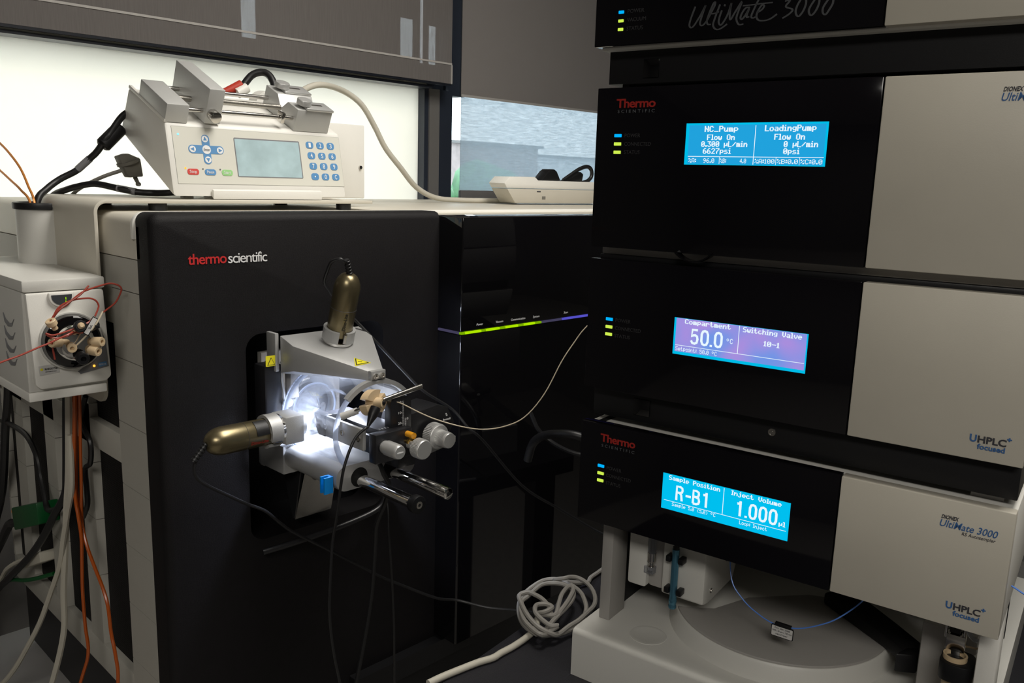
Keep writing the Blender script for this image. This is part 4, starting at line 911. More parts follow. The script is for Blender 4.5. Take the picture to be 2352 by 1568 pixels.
# knobs
def knurl(name, p, r, h, mm='alu', n=48, parent=None):
    m = M(); p = Vector(p)
    poly = []
    for i in range(n * 2):
        rr = r if i % 2 == 0 else r * 0.955
        an = math.pi * i / n
        poly.append((p.x + rr * math.cos(an), p.z + rr * math.sin(an)))
    m.prism(poly, 'y', p.y, p.y + h * 0.82)
    m.lathe((p.x, p.y, p.z), (0, -1, 0), [(0, r * 0.97), (h * 0.13, r * 0.95), (h * 0.18, r * 0.90)], 32)
    return so.add(name, m, mm, parent)
mic = so.add('micrometer', M().lathe((0.605, 0.795, -0.3215), (0, -1, 0), [(0, 0.0075), (0.012, 0.0082), (0.013, 0.0092), (0.033, 0.0092), (0.037, 0.0080), (0.0375, 0.0076)], 32), 'alu', label='silver micrometer screw')
so.add('coin_slot', M().box(0.6005, 0.6095, 0.7571, 0.7577, -0.3224, -0.3210), 'ink_white', parent=mic)
so.add('micrometer_bush', M().cyl((0.605, 0.800, -0.3215), (0.605, 0.787, -0.3215), 0.0092, None, 24), 'black_anod', parent=mic)
knurl('adjust_knob', (0.643, 0.7605, -0.3265), 0.0125, 0.014)
so.add('knob_shaft', M().cyl((0.643, 0.776, -0.3265), (0.643, 0.79, -0.3265), 0.0048, None, 16), 'alu')
so.add('glass_fuse', M().cyl((0.640, 0.775, -0.312), (0.640, 0.80, -0.312), 0.0040, None, 14), 'amber')
so.add('brass_shaft', M().cyl((0.643, 0.785, -0.323), (0.643, 0.81, -0.321), 0.0046, None, 14), 'brass')
knurl('adjust_knob', (0.690, 0.787, -0.3255), 0.0165, 0.015)
knurl('adjust_knob', (0.691, 0.7695, -0.3265), 0.0105, 0.020)
mm_ = M().box(0.7185, 0.7205, 0.8055, 0.806, -0.3055, -0.3040).box(0.7195, 0.7218, 0.8055, 0.806, -0.3078, -0.3062)
for k_ in range(7): mm_.box(0.7145 + 0.0019 * k_, 0.7157 + 0.0019 * k_, 0.8055, 0.806, -0.3135, -0.3118 + 0.0008 * (k_ in (0, 6)))
so.add('maker_mark', mm_, 'ink_white', smooth=False, label='tiny worn white mark')
# LED light of the source, built in under the arm
ll = so.add('led_ring', M().arc((SXC, 0.905, -0.2545), (1, 0, 0), (0, 1, 0), 0.008, 0.012, 0, 360, (0, 0, 0.002), 20), 'led_white')
L = bpy.data.lights.new('source_light', 'AREA'); L.shape = 'DISK'; L.size = 0.02; L.energy = 1.3; L.spread = math.radians(140); L.color = (0.80, 0.86, 1.0)
lo = bpy.data.objects.new('lamp', L); COL.objects.link(lo); lo.parent = so.root
lo.location = Vector((SXC, 0.905, -0.2565)) - Vector((0.637, 0.9, -0.395))
lo.rotation_euler = (math.radians(4), 0, 0)
L = bpy.data.lights.new('source_light', 'AREA'); L.shape = 'DISK'; L.size = 0.02; L.energy = 0.25; L.spread = math.radians(140); L.color = (0.80, 0.86, 1.0)
lo = bpy.data.objects.new('lamp', L); COL.objects.link(lo); lo.parent = so.root
lo.location = Vector((0.5745, 0.918, SZC)) - Vector((0.637, 0.9, -0.395))
lo.rotation_euler = (0, math.radians(-90), 0)

# union fitting and needle rod in front of the shield
un = Thing('spray_union', 'beige finned union fitting with steel rod in front of the clear shield', 'fitting', (0.612, 0.80, -0.29))
UC = Vector((0.609, 0.808, -0.2695))
for a0 in (95, 215, 335):
    un.add('fin', M().arc(UC + Vector((-0.0055, 0.008, -0.0025)), (0.96, 0.1, 0.26), (-0.26, 0, 0.96), 0.004, 0.0165, a0 - 46, a0 + 46, (0.004, -0.009, 0.001), 16), 'peek')
un.add('hub', M().lathe(UC + Vector((-0.006, 0.012, -0.003)), (0.42, -0.9, 0.1), [(0, 0.005), (0.006, 0.0070), (0.014, 0.0068), (0.018, 0.0060), (0.022, 0.0060), (0.0225, 0.003)], 24), 'peek')
un.add('hub_seat', M().lathe(UC + Vector((0.0032, -0.0078, -0.0008)), (0.42, -0.9, 0.1), [(0, 0.0034), (0.0012, 0.0034), (0.003, 0.0015)], 16), 'black_plastic')
un.add('rod', M().cyl((0.612, 0.800, -0.267), (0.672, 0.800, -0.2590), 0.0030, 0.0034, 16), 'steel')
un.add('needle', M().cyl((0.583, 0.835, -0.2875), (0.603, 0.811, -0.2735), 0.0024, None, 14), 'steel')
un.add('needle_collar', M().cyl((0.579, 0.840, -0.2905), (0.593, 0.826, -0.2825), 0.0046, 0.0042, 16), 'paper')
pb = Thing('voltage_probe', 'black cone tipped voltage lead hanging from the union fitting', 'probe', (0.57, 0.81, -0.7))
pb.add('cone', M().lathe((0.601, 0.800, -0.2745), Vector((-0.0135, -0.004, -0.018)), [(0, 0.0062), (0.004, 0.0066), (0.010, 0.0060), (0.022, 0.0026), (0.026, 0.0018)], 20), 'black_plastic')
pb.add('lead', M().tube([(0.5880, 0.7965, -0.2925), (0.5845, 0.7945, -0.2950), (0.579, 0.7912, -0.2944), (0.5682, 0.7932, -0.3022), (0.5594, 0.7922, -0.313), (0.5526, 0.7922, -0.3276), (0.5477, 0.7922, -0.3423), (0.5457, 0.7971, -0.3726), (0.5447, 0.802, -0.401), (0.5457, 0.8117, -0.4323), (0.5428, 0.8117, -0.4645), (0.5399, 0.8117, -0.5213), (0.5447, 0.8117, -0.5751), (0.5555, 0.8117, -0.6328), (0.5623, 0.8117, -0.6846)], 0.0018, 10), 'black_rubber')
cable('stage_cable', 'thick black cable curving over the front of the silver base plate', [(0.629, 0.862, -0.345), (0.625, 0.842, -0.346), (0.629, 0.830, -0.359), (0.635, 0.828, -0.375), (0.646, 0.832, -0.393), (0.654, 0.85, -0.424), (0.655, 0.87, -0.461), (0.66, 0.88, -0.495), (0.655, 0.88, -0.558), (0.644, 0.88, -0.619), (0.625, 0.88, -0.70)], 0.0030, 'black_rubber')
cable('thin_cable', 'thin black wire hanging straight down behind the steel rods', [(0.700, 0.93, -0.40), (0.695, 0.90, -0.447), (0.683, 0.88, -0.483), (0.689, 0.88, -0.556), (0.693, 0.88, -0.638), (0.694, 0.88, -0.73)], 0.0016, 'black_rubber')
cable('capillary', 'golden fused silica capillary sagging from the source to the stack', [(0.615, 0.802, -0.268), (0.636, 0.80, -0.274), (0.659, 0.79, -0.288), (0.679, 0.78, -0.299), (0.705, 0.76, -0.309), (0.734, 0.75, -0.316), (0.753, 0.73, -0.311), (0.774, 0.715, -0.299), (0.793, 0.70, -0.269), (0.813, 0.69, -0.227), (0.831, 0.685, -0.203), (0.846, 0.68, -0.185), (0.88, 0.675, -0.165), (0.93, 0.66, -0.15)], 0.00075, 'cream', 'capillary', 6)

# microscope cameras
def microscope(label, base, d, side, marks):
    d = Vector(d).normalized(); base = Vector(base); side = Vector(side).normalized()
    t = Thing('microscope_camera', label, 'camera', tuple(base), group='bronze microscope cameras on the ion source')
    bd_ = t.add('body', M().lathe(base + d * 0.006, d, [(0, 0.0155), (0.002, 0.0168), (0.060, 0.0172)] + [(0.060 + 0.026 * math.sin(math.radians(a)), 0.0172 * math.cos(math.radians(a)) + 0.004 * (a / 90)) for a in (15, 30, 45, 60, 72, 82)], 40), 'bronze')
    cl = t.add('clamp_ring', M(), 'alu_sand') if False else None
    up2 = d.cross(side).normalized()
    ring = M().arc(base, side, up2, 0.0172, 0.0212, 14, 346, d * 0.016, 40)
    t.add('clamp_ring', ring, 'alu_sand')
    t.add('clamp_lug', M().cyl(base + side * 0.019 + up2 * 0.0035 + d * 0.002, base + side * 0.019 + up2 * 0.0035 + d * 0.014, 0.0025, None, 10), 'steel')
    t.add('front_ring', M().lathe(base - d * 0.004, d, [(0, 0.0195), (0.004, 0.0200), (0.005, 0.018)], 36), 'chrome')
    t.add('joint_line', M().lathe(base + d * 0.0445, d, [(0, 0.01690), (0.0004, 0.01735), (0.0008, 0.01690)], 40), 'ink_dark', parent=bd_)
    return t, bd_, d, side, up2
mc1, bd1, d1, s1, u1 = microscope('bronze microscope camera standing upright in a ring on top of the source', (0.636, 0.929, -0.2135), (0.02, -0.268, 0.963), (-0.35, -0.93, -0.26), 0)
mc2, bd2, d2, s2, u2 = microscope('bronze microscope camera lying sideways at the left of the source', (0.5345, 0.918, SZC), (-1, 0, 0.0), (0, -0.75, -0.66), 1)
b1_ = Vector((0.636, 0.929, -0.2135))
mc1.text('lettering', 'Dino-Lite', 'ink_black', b1_ + s1 * 0.01725, d1, s1.cross(d1), 0.019, 0.042, -0.0022, 0.0046, off=0.0004, parent=bd1, bold=0.01)
b2_ = Vector((0.5345, 0.918, SZC)); r2_ = Vector((0, -0.93, -0.36)).normalized()
mc2.text('lettering', 'Dino-Lite', 'ink_red_dim', b2_ + r2_ * 0.01725, -d2, r2_.cross(-d2), -0.042, -0.019, -0.0022, 0.0042, off=0.0004, parent=bd2, bold=0.01)
mk = mc2.add('mount_block', M().box(0.5385, 0.5655, 0.9005, 0.936, -0.334, -0.298), 'alu_sand', bevel=0.002, label='silver square mounting block')
mc2.add('mount_neck', M().lathe((0.5655, 0.918, SZC), (1, 0, 0), [(0, 0.014), (0.006, 0.014)], 24), 'alu')
# focus ring window on the lying camera
mc2.add('focus_wheel', M().arc((0.5175, 0.918, SZC), (0, -1, 0), (0, 0, 1), 0.0168, 0.0177, 5, 75, (-0.017, 0, 0), 14), 'black_rubber', parent=bd2)
mc2.add('focus_scale', M().arc((0.5185, 0.918, SZC), (0, -1, 0), (0, 0, 1), 0.0168, 0.0178, 5, 75, (0.003, 0, 0), 14), 'ink_white', parent=bd2)
def strain(t, p, d, n=6):
    m = M(); p = Vector(p); d = Vector(d).normalized()
    for i in range(n):
        m.lathe(p + d * 0.0042 * i, d, [(0, 0.0036), (0.0005, 0.0042), (0.0022, 0.0042), (0.0027, 0.0034), (0.0044, 0.0032)], 12)
    return t.add('strain_relief', m, 'black_rubber')
e1 = Vector((0.636, 0.929, -0.2135)) + d1 * 0.091
e2 = Vector((0.5345, 0.918, SZC)) + d2 * 0.091
strain(mc1, e1, d1 + Vector((-0.35, 0.1, 0)), 5)
strain(mc2, e2, d2 + Vector((0, 0, -1.1)), 6)
mc1.add('lead', M().tube([e1 + Vector((-0.005, -0.003, 0.018)), (0.626, 0.898, -0.1085), (0.620, 0.90, -0.105), (0.6145, 0.91, -0.109), (0.6145, 0.92, -0.122), (0.620, 0.935, -0.137), (0.636, 0.950, -0.150), (0.655, 0.960, -0.168), (0.682, 0.962, -0.193), (0.705, 0.94, -0.226), (0.738, 0.92, -0.269), (0.760, 0.90, -0.299), (0.797, 0.88, -0.328), (0.812, 0.86, -0.355), (0.833, 0.85, -0.376), (0.909, 0.84, -0.461), (0.975, 0.82, -0.510), (1.02, 0.79, -0.545), (1.05, 0.75, -0.5675)], 0.0021, 8), 'black_rubber')
mc2.add('lead', M().tube([e2 + d2 * 0.010 + Vector((-0.004, 0, -0.016)), (0.4275, 0.918, -0.345), (0.432, 0.919, -0.357), (0.446, 0.920, -0.370), (0.468, 0.920, -0.386), (0.493, 0.920, -0.404), (0.524, 0.930, -0.425), (0.550, 0.940, -0.451), (0.572, 0.940, -0.472), (0.622, 0.930, -0.510), (0.704, 0.930, -0.574), (0.736, 0.930, -0.596), (0.797, 0.910, -0.634), (0.833, 0.90, -0.647), (0.861, 0.86, -0.654), (0.898, 0.83, -0.661), (0.95, 0.80, -0.68), (0.98, 0.79, -0.74)], 0.0021, 8), 'black_rubber')

# ================================================================ bench and stack of HPLC modules (frame F_ST: u right, v depth, z)
BZ = -0.311
UO = lambda y: (0, y, 0)
be = Thing('lab_bench', 'black speckled lab bench under the stack of modules', 'bench', (0.4, 0.2, Z0 + 0.26019), F_ST)
be.add('bench_top', M().box(-0.107, 0.62, -0.35, 0.62, BZ - 0.035, BZ), 'bench_top', bevel=0.002)
for u_ in (-0.05, 0.56):
    for v_ in (-0.28, 0.55):
        be.add('leg', M().box(u_ - 0.03, u_ + 0.03, v_ - 0.03, v_ + 0.03, Z0 + 0.26019, BZ - 0.035), 'black_plastic')
be.add('apron', M().box(-0.06, 0.57, 0.55, 0.57, BZ - 0.12, BZ - 0.035), 'black_plastic')
US = (1, 0, 0)
SEAM = 0.2795
def leds(t, parent, zc3, u0=0.0223, u1=0.0303, h=0.0016, n=('led_blue', 'led_green', 'led_green')):
    for z, c in zip(zc3, n):
        t.add('status_light', M().prism(rrect(u0, u1, z - h, z + h, 0.0004, 2), 'y', -0.0008, 0.0), c, parent=parent, smooth=False)
def caps(t, parent, items):
    for s_, a, c, z in items:
        t.text('caption', s_, 'ink_faint', UO(0), US, Z_, a, c, z, 0.0036, off=0.0004, parent=parent)
def thermo(t, parent, u0, u1, z, zs_, red='ink_red_dim'):
    t.text('logo_lettering', 'Thermo', red, UO(0), US, Z_, u0, u1, z, 0.0086, off=0.0004, parent=parent, bold=0.022, space=0.92, label='red lettering')
    t.text('logo_lettering', 'SCIENTIFIC', 'ink_grey', UO(0), US, Z_, u0 + 0.0018, u1 - 0.0006, zs_, 0.0031, off=0.0004, parent=parent, space=1.6, label='grey lettering')
def uhplc(t, parent, u0, z):
    t.text('print', 'U', 'ink_blue', UO(0), US, Z_, u0, u0 + 0.0052, z, 0.0062, off=0.0004, parent=parent, bold=0.03, label='blue print')
    t.text('print', 'HPLC', 'ink_dark', UO(0), US, Z_, u0 + 0.0060, u0 + 0.0272, z, 0.0058, off=0.0004, parent=parent, bold=0.028, label='dark print')
    t.text('print', '+', 'ink_blue', UO(0), US, Z_, u0 + 0.0272, u0 + 0.0308, z + 0.0046, 0.0040, off=0.0004, parent=parent, bold=0.05, label='blue print')
    t.text('print', 'focused', 'ink_blue', UO(0), US, Z_, u0 + 0.0062, u0 + 0.0268, z - 0.0056, 0.0045, off=0.0004, parent=parent, bold=0.028, label='blue print')
def dionex(t, parent, u0, z, third):
    t.text('print', 'DIONEX', 'ink_dark', UO(0), US, Z_, u0 + 0.001, u0 + 0.0143, z + 0.0073, 0.0034, off=0.0004, parent=parent, shear=0.2, bold=0.03, label='dark print')
    t.text('print', 'UltiMate 3000', 'ink_blue', UO(0), US, Z_, u0, u0 + 0.0442, z, 0.0062, off=0.0004, parent=parent, shear=0.2, bold=0.008, label='blue print')
    t.text('print', third, 'ink_dark', UO(0), US, Z_, u0 + 0.0182, u0 + (0.0436 if len(third) > 3 else 0.0225), z - 0.0042, 0.0029, off=0.0004, parent=parent, shear=0.15, label='dark print')
def stext(t, parent, s_, a, c, z, cap, bold=0.02):
    """display lettering: pixel font, large figures drawn as thick strokes"""
    m = M(); y = -0.0009
    if cap > 0.01:
        x = 0; parts = []
        for ch in s_:
            for st in BIG[ch]: parts.append([(x + p[0], p[1]) for p in st])
            x += BIGW.get(ch, 0.62)
        W_ = x - 0.06; k = (c - a) / W_; hw = 0.078
        for st in parts:
            P = [Vector((p[0] * k, 0, p[1] * cap)) for p in st]
            n = len(P); vs = []; closed = (P[0] - P[-1]).length < 1e-6
            for i_, p in enumerate(P):
                d0 = (p - P[i_ - 1 if i_ else (n - 2 if closed else 0)]); d1 = (P[(i_ + 1) if i_ < n - 1 else (1 if closed else n - 1)] - p)
                d = (d0.normalized() if d0.length else d1.normalized()) + (d1.normalized() if d1.length else d0.normalized())
                d.normalize(); nn = Vector((-d.z, 0, d.x))
                w_ = nn * hw * cap
                vs += [tuple(p + w_ + Vector((a, y, z))), tuple(p - w_ + Vector((a, y, z)))]
            m._add(vs, [(2 * i_, 2 * i_ + 1, 2 * i_ + 3, 2 * i_ + 2) for i_ in range(n - 1)])
    else:
        R_ = lcd(s_, 1.75 if bold >= 0.02 else 1.05)
        W_ = max(q[1] for q in R_) - min(q[0] for q in R_); x0 = min(q[0] for q in R_)
        k = (c - a) / W_; h = cap / 7
        for q in R_:
            m._add([(a + (q[0] - x0) * k, y, z + q[2] * h), (a + (q[1] - x0) * k, y, z + q[2] * h), (a + (q[1] - x0) * k, y, z + q[3] * h), (a + (q[0] - x0) * k, y, z + q[3] * h)], [(0, 1, 2, 3)])
    t.add('screen_text', m, 'scr_text', parent, smooth=False)
def sline(t, parent, a, c, z0, z1):
    t.add('screen_line', M().box(a, c, -0.0009, -0.0006, z0, z1), 'scr_text', parent=parent, smooth=False)
def front(t, z0, z1, u0=0.0, seam=SEAM, u1=0.42, th=0.014):
    a = t.add('black_front', M().box(u0, seam - 0.0005, 0.0, th, z0, z1), 'black_front', bevel=0.0008, label='glossy black front with display')
    c = t.add('beige_front', M().box(seam + 0.0005, u1, 0.0002, th, z0, z1), 'beige', bevel=0.0012, label='beige front panel')
    return a, c

# solvent rack on top
sr = Thing('solvent_rack', 'topmost stack module with handwritten style lettering on its black front', 'instrument', (0.2, 0.25, 0.3615), F_ST)
a, c = front(sr, 0.3965, 0.53, -0.007, 0.2740, 0.413)
sr.add('housing', M().box(-0.005, 0.411, 0.012, 0.45, 0.394, 0.53), 'putty', bevel=0.002)
sr.add('base_band', M().box(0.000, 0.415, 0.022, 0.45, 0.3615, 0.394), 'black_plastic')
sr.add('power_switch', M().box(0.040, 0.0575, 0.0205, 0.022, 0.3665, 0.3850), 'black_gloss', bevel=0.0005)
leds(sr, a, (0.4283, 0.4200, 0.4118), 0.0200, 0.0258, 0.0014)
caps(sr, a, (('POWER', 0.0302, 0.0484, 0.4267), ('VACUUM', 0.0300, 0.0508, 0.4186), ('STATUS', 0.0299, 0.0478, 0.4103)))
STROKES = [[(0.1026, 0.4267), (0.1006, 0.4215), (0.0984, 0.415), (0.0976, 0.4103), (0.0993, 0.4079), (0.1019, 0.409), (0.105, 0.4131), (0.109, 0.4195), (0.1129, 0.4271)], [(0.1129, 0.4271), (0.1108, 0.4207), (0.1087, 0.4135), (0.1086, 0.4102), (0.1109, 0.409), (0.1148, 0.4124), (0.1187, 0.4194), (0.1219, 0.4257), (0.1223, 0.4289), (0.1206, 0.4278), (0.1184, 0.4227), (0.116, 0.4163), (0.1152, 0.4124), (0.1165, 0.4096), (0.1195, 0.4094)], [(0.1273, 0.4265), (0.1252, 0.4208), (0.1228, 0.4137), (0.1217, 0.4092), (0.1231, 0.4058), (0.1265, 0.4042), (0.1308, 0.4055), (0.1356, 0.4085)], [(0.1169, 0.4188), (0.1217, 0.4188), (0.1267, 0.42)], [(0.1295, 0.4211), (0.1278, 0.416), (0.1271, 0.4108), (0.1291, 0.408), (0.1318, 0.4104), (0.1356, 0.4173), (0.1384, 0.4268)], [(0.1316, 0.4245), (0.1324, 0.4261)], [(0.1384, 0.4268), (0.1376, 0.4198), (0.1382, 0.4119), (0.1427, 0.4187), (0.1483, 0.4272), (0.1461, 0.4203), (0.1442, 0.4134), (0.1456, 0.4087), (0.1479, 0.4069), (0.1514, 0.4073)], [(0.1566, 0.4214), (0.1524, 0.4211), (0.1492, 0.4168), (0.1481, 0.413), (0.1497, 0.4116), (0.1529, 0.4152), (0.1559, 0.4208), (0.1542, 0.4158), (0.1541, 0.4129), (0.1565, 0.4133)], [(0.1655, 0.4300), (0.164, 0.4271), (0.1608, 0.4204), (0.1583, 0.4135), (0.1602, 0.4118), (0.1632, 0.4131)], [(0.1494, 0.4233), (0.1592, 0.4234), (0.1695, 0.4237), (0.1775, 0.4237)], [(0.1633, 0.416), (0.1679, 0.4185), (0.1697, 0.4215), (0.1676, 0.4223), (0.1645, 0.4181), (0.1632, 0.4131), (0.1652, 0.4097), (0.1701, 0.4087), (0.1762, 0.4098), (0.1823, 0.4135)], [(0.1884, 0.4239), (0.193, 0.424), (0.1895, 0.4192), (0.1957, 0.4164), (0.1946, 0.4137), (0.1909, 0.4112), (0.1873, 0.4094)],
 [(0.2071, 0.4240), (0.2055, 0.4268), (0.2035, 0.4262), (0.2022, 0.4236), (0.2, 0.4195), (0.1988, 0.4146), (0.2001, 0.4108), (0.2025, 0.4102), (0.2057, 0.4146), (0.2074, 0.4201), (0.2071, 0.4240)], [(0.2188, 0.4230), (0.2172, 0.4262), (0.2156, 0.4254), (0.2146, 0.4225), (0.2124, 0.419), (0.2105, 0.4149), (0.2112, 0.4111), (0.2135, 0.41), (0.2167, 0.4137), (0.2187, 0.4191), (0.2188, 0.4230)], [(0.2308, 0.4220), (0.2292, 0.4252), (0.2272, 0.4242), (0.2261, 0.4214), (0.2239, 0.418), (0.2224, 0.4145), (0.223, 0.4107), (0.2254, 0.4096), (0.2281, 0.4134), (0.2305, 0.418), (0.2308, 0.4220)]]
sm = M()
for s_ in STROKES:
    P = crom([(p[0], 0, p[1]) for p in s_], 4)
    vs = []
    for i, p in enumerate(P):
        q0 = P[max(0, i - 1)]; q1 = P[min(len(P) - 1, i + 1)]
        t_ = (q1 - q0).normalized(); nn = Vector((-t_.z, 0, t_.x))
        w_ = 0.00075 * (0.75 + 0.5 * abs(t_.z))
        vs += [tuple(p + nn * w_ + Vector((0, -0.0004, 0))), tuple(p - nn * w_ + Vector((0, -0.0004, 0)))]
    sm._add(vs, [(2 * i, 2 * i + 1, 2 * i + 3, 2 * i + 2) for i in range(len(P) - 1)])
sr.add('script_lettering', sm, 'ink_script', parent=a, smooth=False, label='grey brush script lettering')
sr.add('panel_foot', M().box(0.012, 0.020, 0.03, 0.05, 0.357, 0.3615), 'black_plastic')

# pump module
pm = Thing('pump_module', 'stack module with blue display showing NC pump and loading pump flow', 'instrument', (0.2, 0.25, 0.185), F_ST)
a, c = front(pm, 0.1930, 0.3555)
pm.add('housing', M().box(0.006, 0.415, 0.014, 0.50, 0.185, 0.3555), 'taupe', bevel=0.002)
pm.add('feet', M().box(0.02, 0.40, 0.05, 0.45, 0.3555, 0.3615), 'black_plastic')
scr = pm.add('display', M().box(0.1017, 0.2372, -0.0006, 0.0, 0.2799, 0.3190), 'scr_edge', parent=a, smooth=False)
pm.add('display_field', M().box(0.1050, 0.2353, -0.0007, -0.0005, 0.2806, 0.3172), 'scr_blue', parent=scr, smooth=False)
for s_, x0, x1, z, h in (('NC_Pump', 0.1209, 0.1545, 0.3108, 0.0055), ('Flow On', 0.1239, 0.1518, 0.3032, 0.0052), ('0.300 µL/min', 0.1184, 0.1645, 0.2968, 0.0052), ('6627psi', 0.1205, 0.1489, 0.2904, 0.0052),
                         ('LoadingPump', 0.1800, 0.2270, 0.3110, 0.0055), ('Flow On', 0.1894, 0.2175, 0.3034, 0.0052), ('0 µL/min', 0.1987, 0.2297, 0.2968, 0.0052), ('0psi', 0.1988, 0.2138, 0.2905, 0.0052)):
    stext(pm, scr, s_, x0, x1, z, h, 0.03)
for s_, x0, x1 in (('%A:  96.0', 0.1063, 0.1329), ('%B:     4.0', 0.1388, 0.1645), ('%A:100', 0.1728, 0.1915), ('%B:0.0', 0.1938, 0.2130), ('%C:0.0', 0.2153, 0.2348)):
    stext(pm, scr, s_, x0, x1, 0.2818, 0.0042, 0.005)
sline(pm, scr, 0.1710, 0.1716, 0.2808, 0.3165); sline(pm, scr, 0.1054, 0.2356, 0.2874, 0.2880)
for x in (0.1377, 0.1925, 0.2142): sline(pm, scr, x, x + 0.0004, 0.2808, 0.2876)
leds(pm, a, (0.3078, 0.2995, 0.2911))
caps(pm, a, (('POWER', 0.0341, 0.0519, 0.3061), ('CONNECTED', 0.0342, 0.0642, 0.2977), ('STATUS', 0.0343, 0.0521, 0.2895)))
thermo(pm, a, 0.0228, 0.0669, 0.3356, 0.3303)
dionex(pm, c, 0.3684, 0.3330, 'RS')
pm.add('pull_lip', M().arc((0.118, -0.004, 0.2120), (1, 0, 0), (0, 0, 1), 0.0255, 0.0268, 225, 315, (0, 0.012, 0), 16), 'black_gloss', parent=a)

# column oven
ov = Thing('column_oven', 'stack module with violet display showing compartment temperature 50.0', 'instrument', (0.2, 0.25, 0.002), F_ST)
a, c = front(ov, 0.0393, 0.1805)
ov.add('housing', M().box(0.004, 0.416, 0.014, 0.50, 0.0393, 0.1785), 'taupe', bevel=0.002)
ov.add('top_shelf', M().box(0.004, 0.418, 0.014, 0.10, 0.1785, 0.1850), 'black_plastic', bevel=0.001)
ov.add('base_band', M().box(0.004, 0.4185, 0.016, 0.48, 0.006, 0.0393), 'black_plastic', bevel=0.001)
ov.add('power_switch', M().box(0.0545, 0.0735, 0.0145, 0.016, 0.0135, 0.0320), 'black_gloss', bevel=0.0005)
lk = ov.add('lock', M().lathe((0.2065, 0.0165, 0.0240), (0, -1, 0), [(0, 0.0038), (0.0015, 0.0038), (0.0015, 0.0028), (0.0008, 0.0028), (0.0008, 0.0014), (0.0015, 0.0014)], 20), 'steel')
for u_, v_ in ((0.03, 0.06), (0.395, 0.05), (0.03, 0.42), (0.395, 0.42)):
    ov.add('foot', M().box(u_ - 0.013, u_ + 0.013, v_ - 0.02, v_ + 0.02, -0.0015, 0.0062), 'taupe')
scr = ov.add('display', M().box(0.1028, 0.2373, -0.0006, 0.0, 0.0906, 0.1281), 'scr_edge', parent=a, smooth=False)
ov.add('display_field', M().box(0.1050, 0.2361, -0.0007, -0.0005, 0.0936, 0.1279), 'scr_purple', parent=scr, smooth=False)
for s_, x0, x1, z, h, bo in (('Compartment', 0.1143, 0.1627, 0.1228, 0.0050, 0.025), ('50.0', 0.1208, 0.1557, 0.1030, 0.0160, 0.03), ('°C', 0.1593, 0.1658, 0.1090, 0.0048, 0.0), ('Setpoint: 50.0 °C', 0.1059, 0.1503, 0.0946, 0.0042, 0.0),
                             ('Switching Valve', 0.1749, 0.2318, 0.1222, 0.0050, 0.025), ('10-1', 0.1962, 0.2116, 0.1112, 0.0050, 0.025)):
    stext(ov, scr, s_, x0, x1, z, h, bo)
sline(ov, scr, 0.1709, 0.1715, 0.1002, 0.1279); sline(ov, scr, 0.1054, 0.2357, 0.0999, 0.1004)
leds(ov, a, (0.1171, 0.1088, 0.1008), 0.0234, 0.0314)
caps(ov, a, (('POWER', 0.0350, 0.0529, 0.1152), ('CONNECTED', 0.0348, 0.0653, 0.1068), ('STATUS', 0.0348, 0.0530, 0.0984)))
uhplc(ov, c, 0.3788, 0.0552)

# autosampler
au = Thing('autosampler', 'lowest stack module with cyan display showing sample position and inject volume', 'instrument', (0.2, 0.25, BZ), F_ST)
a, c = front(au, -0.1148, 0.0, -0.001, 0.2790, 0.4205)
au.add('head_housing', M().box(0.0035, 0.4205, 0.0135, 0.50, -0.1140, -0.0015), 'white_plastic', bevel=0.002)
au.add('top_groove', M().box(0.012, 0.020, 0.016, 0.40, -0.0016, -0.0010), 'dark_hole')
au.add('base', M().prism(rrect(0.0, 0.50, BZ, -0.2525, 0.006, 4, (0, 0, 0, 1)), 'x', 0.0, 0.4205), 'putty')
au.add('left_post', M().box(0.0105, 0.0245, 0.042, 0.080, -0.2525, -0.114), 'taupe', bevel=0.001)
au.add('right_post', M().box(0.4040, 0.4205, 0.035, 0.075, -0.2525, -0.114), 'white_plastic', bevel=0.0015)
au.add('inner_back', M().box(0.0105, 0.41, 0.30, 0.305, -0.2525, -0.114), 'dark_hole')
au.add('inner_side', M().box(0.0105, 0.016, 0.080, 0.305, -0.2525, -0.114), 'dark_hole')
# carousel cover
CU, CV, CR = 0.190, 0.156, 0.1235
def ringpt(r, an): return (CU + r * math.cos(an), CV + r * math.sin(an))
au.add('carousel_skirt', M().lathe((CU, CV, -0.2530), (0, 0, 1), [(0, CR + 0.004), (0.006, CR + 0.002), (0.0195, CR), (0.0220, CR - 0.002)], 96), 'putty')
notch = [(0.0905, 0.0868), (0.126, 0.102), (0.147, 0.154), (0.206, 0.205)]
pl_ = []
a0 = math.atan2(0.0868 - CV, 0.0905 - CU); a1 = math.atan2(0.215 - CV, 0.30 - CU)
n_ = 60
for i in range(n_ + 1):
    an = a0 + (a1 - a0) * i / n_
    pl_.append(ringpt(CR - 0.003, an))
pl_ += [(0.26, 0.235), (0.206, 0.215), (0.150, 0.160), (0.128, 0.108), (0.100, 0.090)]
au.add('carousel_lid', M().prism(pl_, 'z', -0.2325, -0.2285), 'taupe', bevel=0.0012, label='grey stepped carousel cover')
au.add('lid_handle', M().prism([(0.226, 0.202), (0.310, 0.140), (0.335, 0.118), (0.3475, 0.127), (0.345, 0.150), (0.315, 0.178), (0.250, 0.235)], 'z', -0.2290, -0.2130), 'black_plastic', bevel=0.004)
au.add('lid_handle_tip', M().prism([(0.3265, 0.108), (0.346, 0.118), (0.349, 0.140), (0.3335, 0.130)], 'z', -0.2335, -0.2125), 'black_plastic', bevel=0.002)
au.add('latch', M().box(0.343, 0.362, 0.165, 0.195, -0.2330, -0.175), 'black_plastic', bevel=0.003)
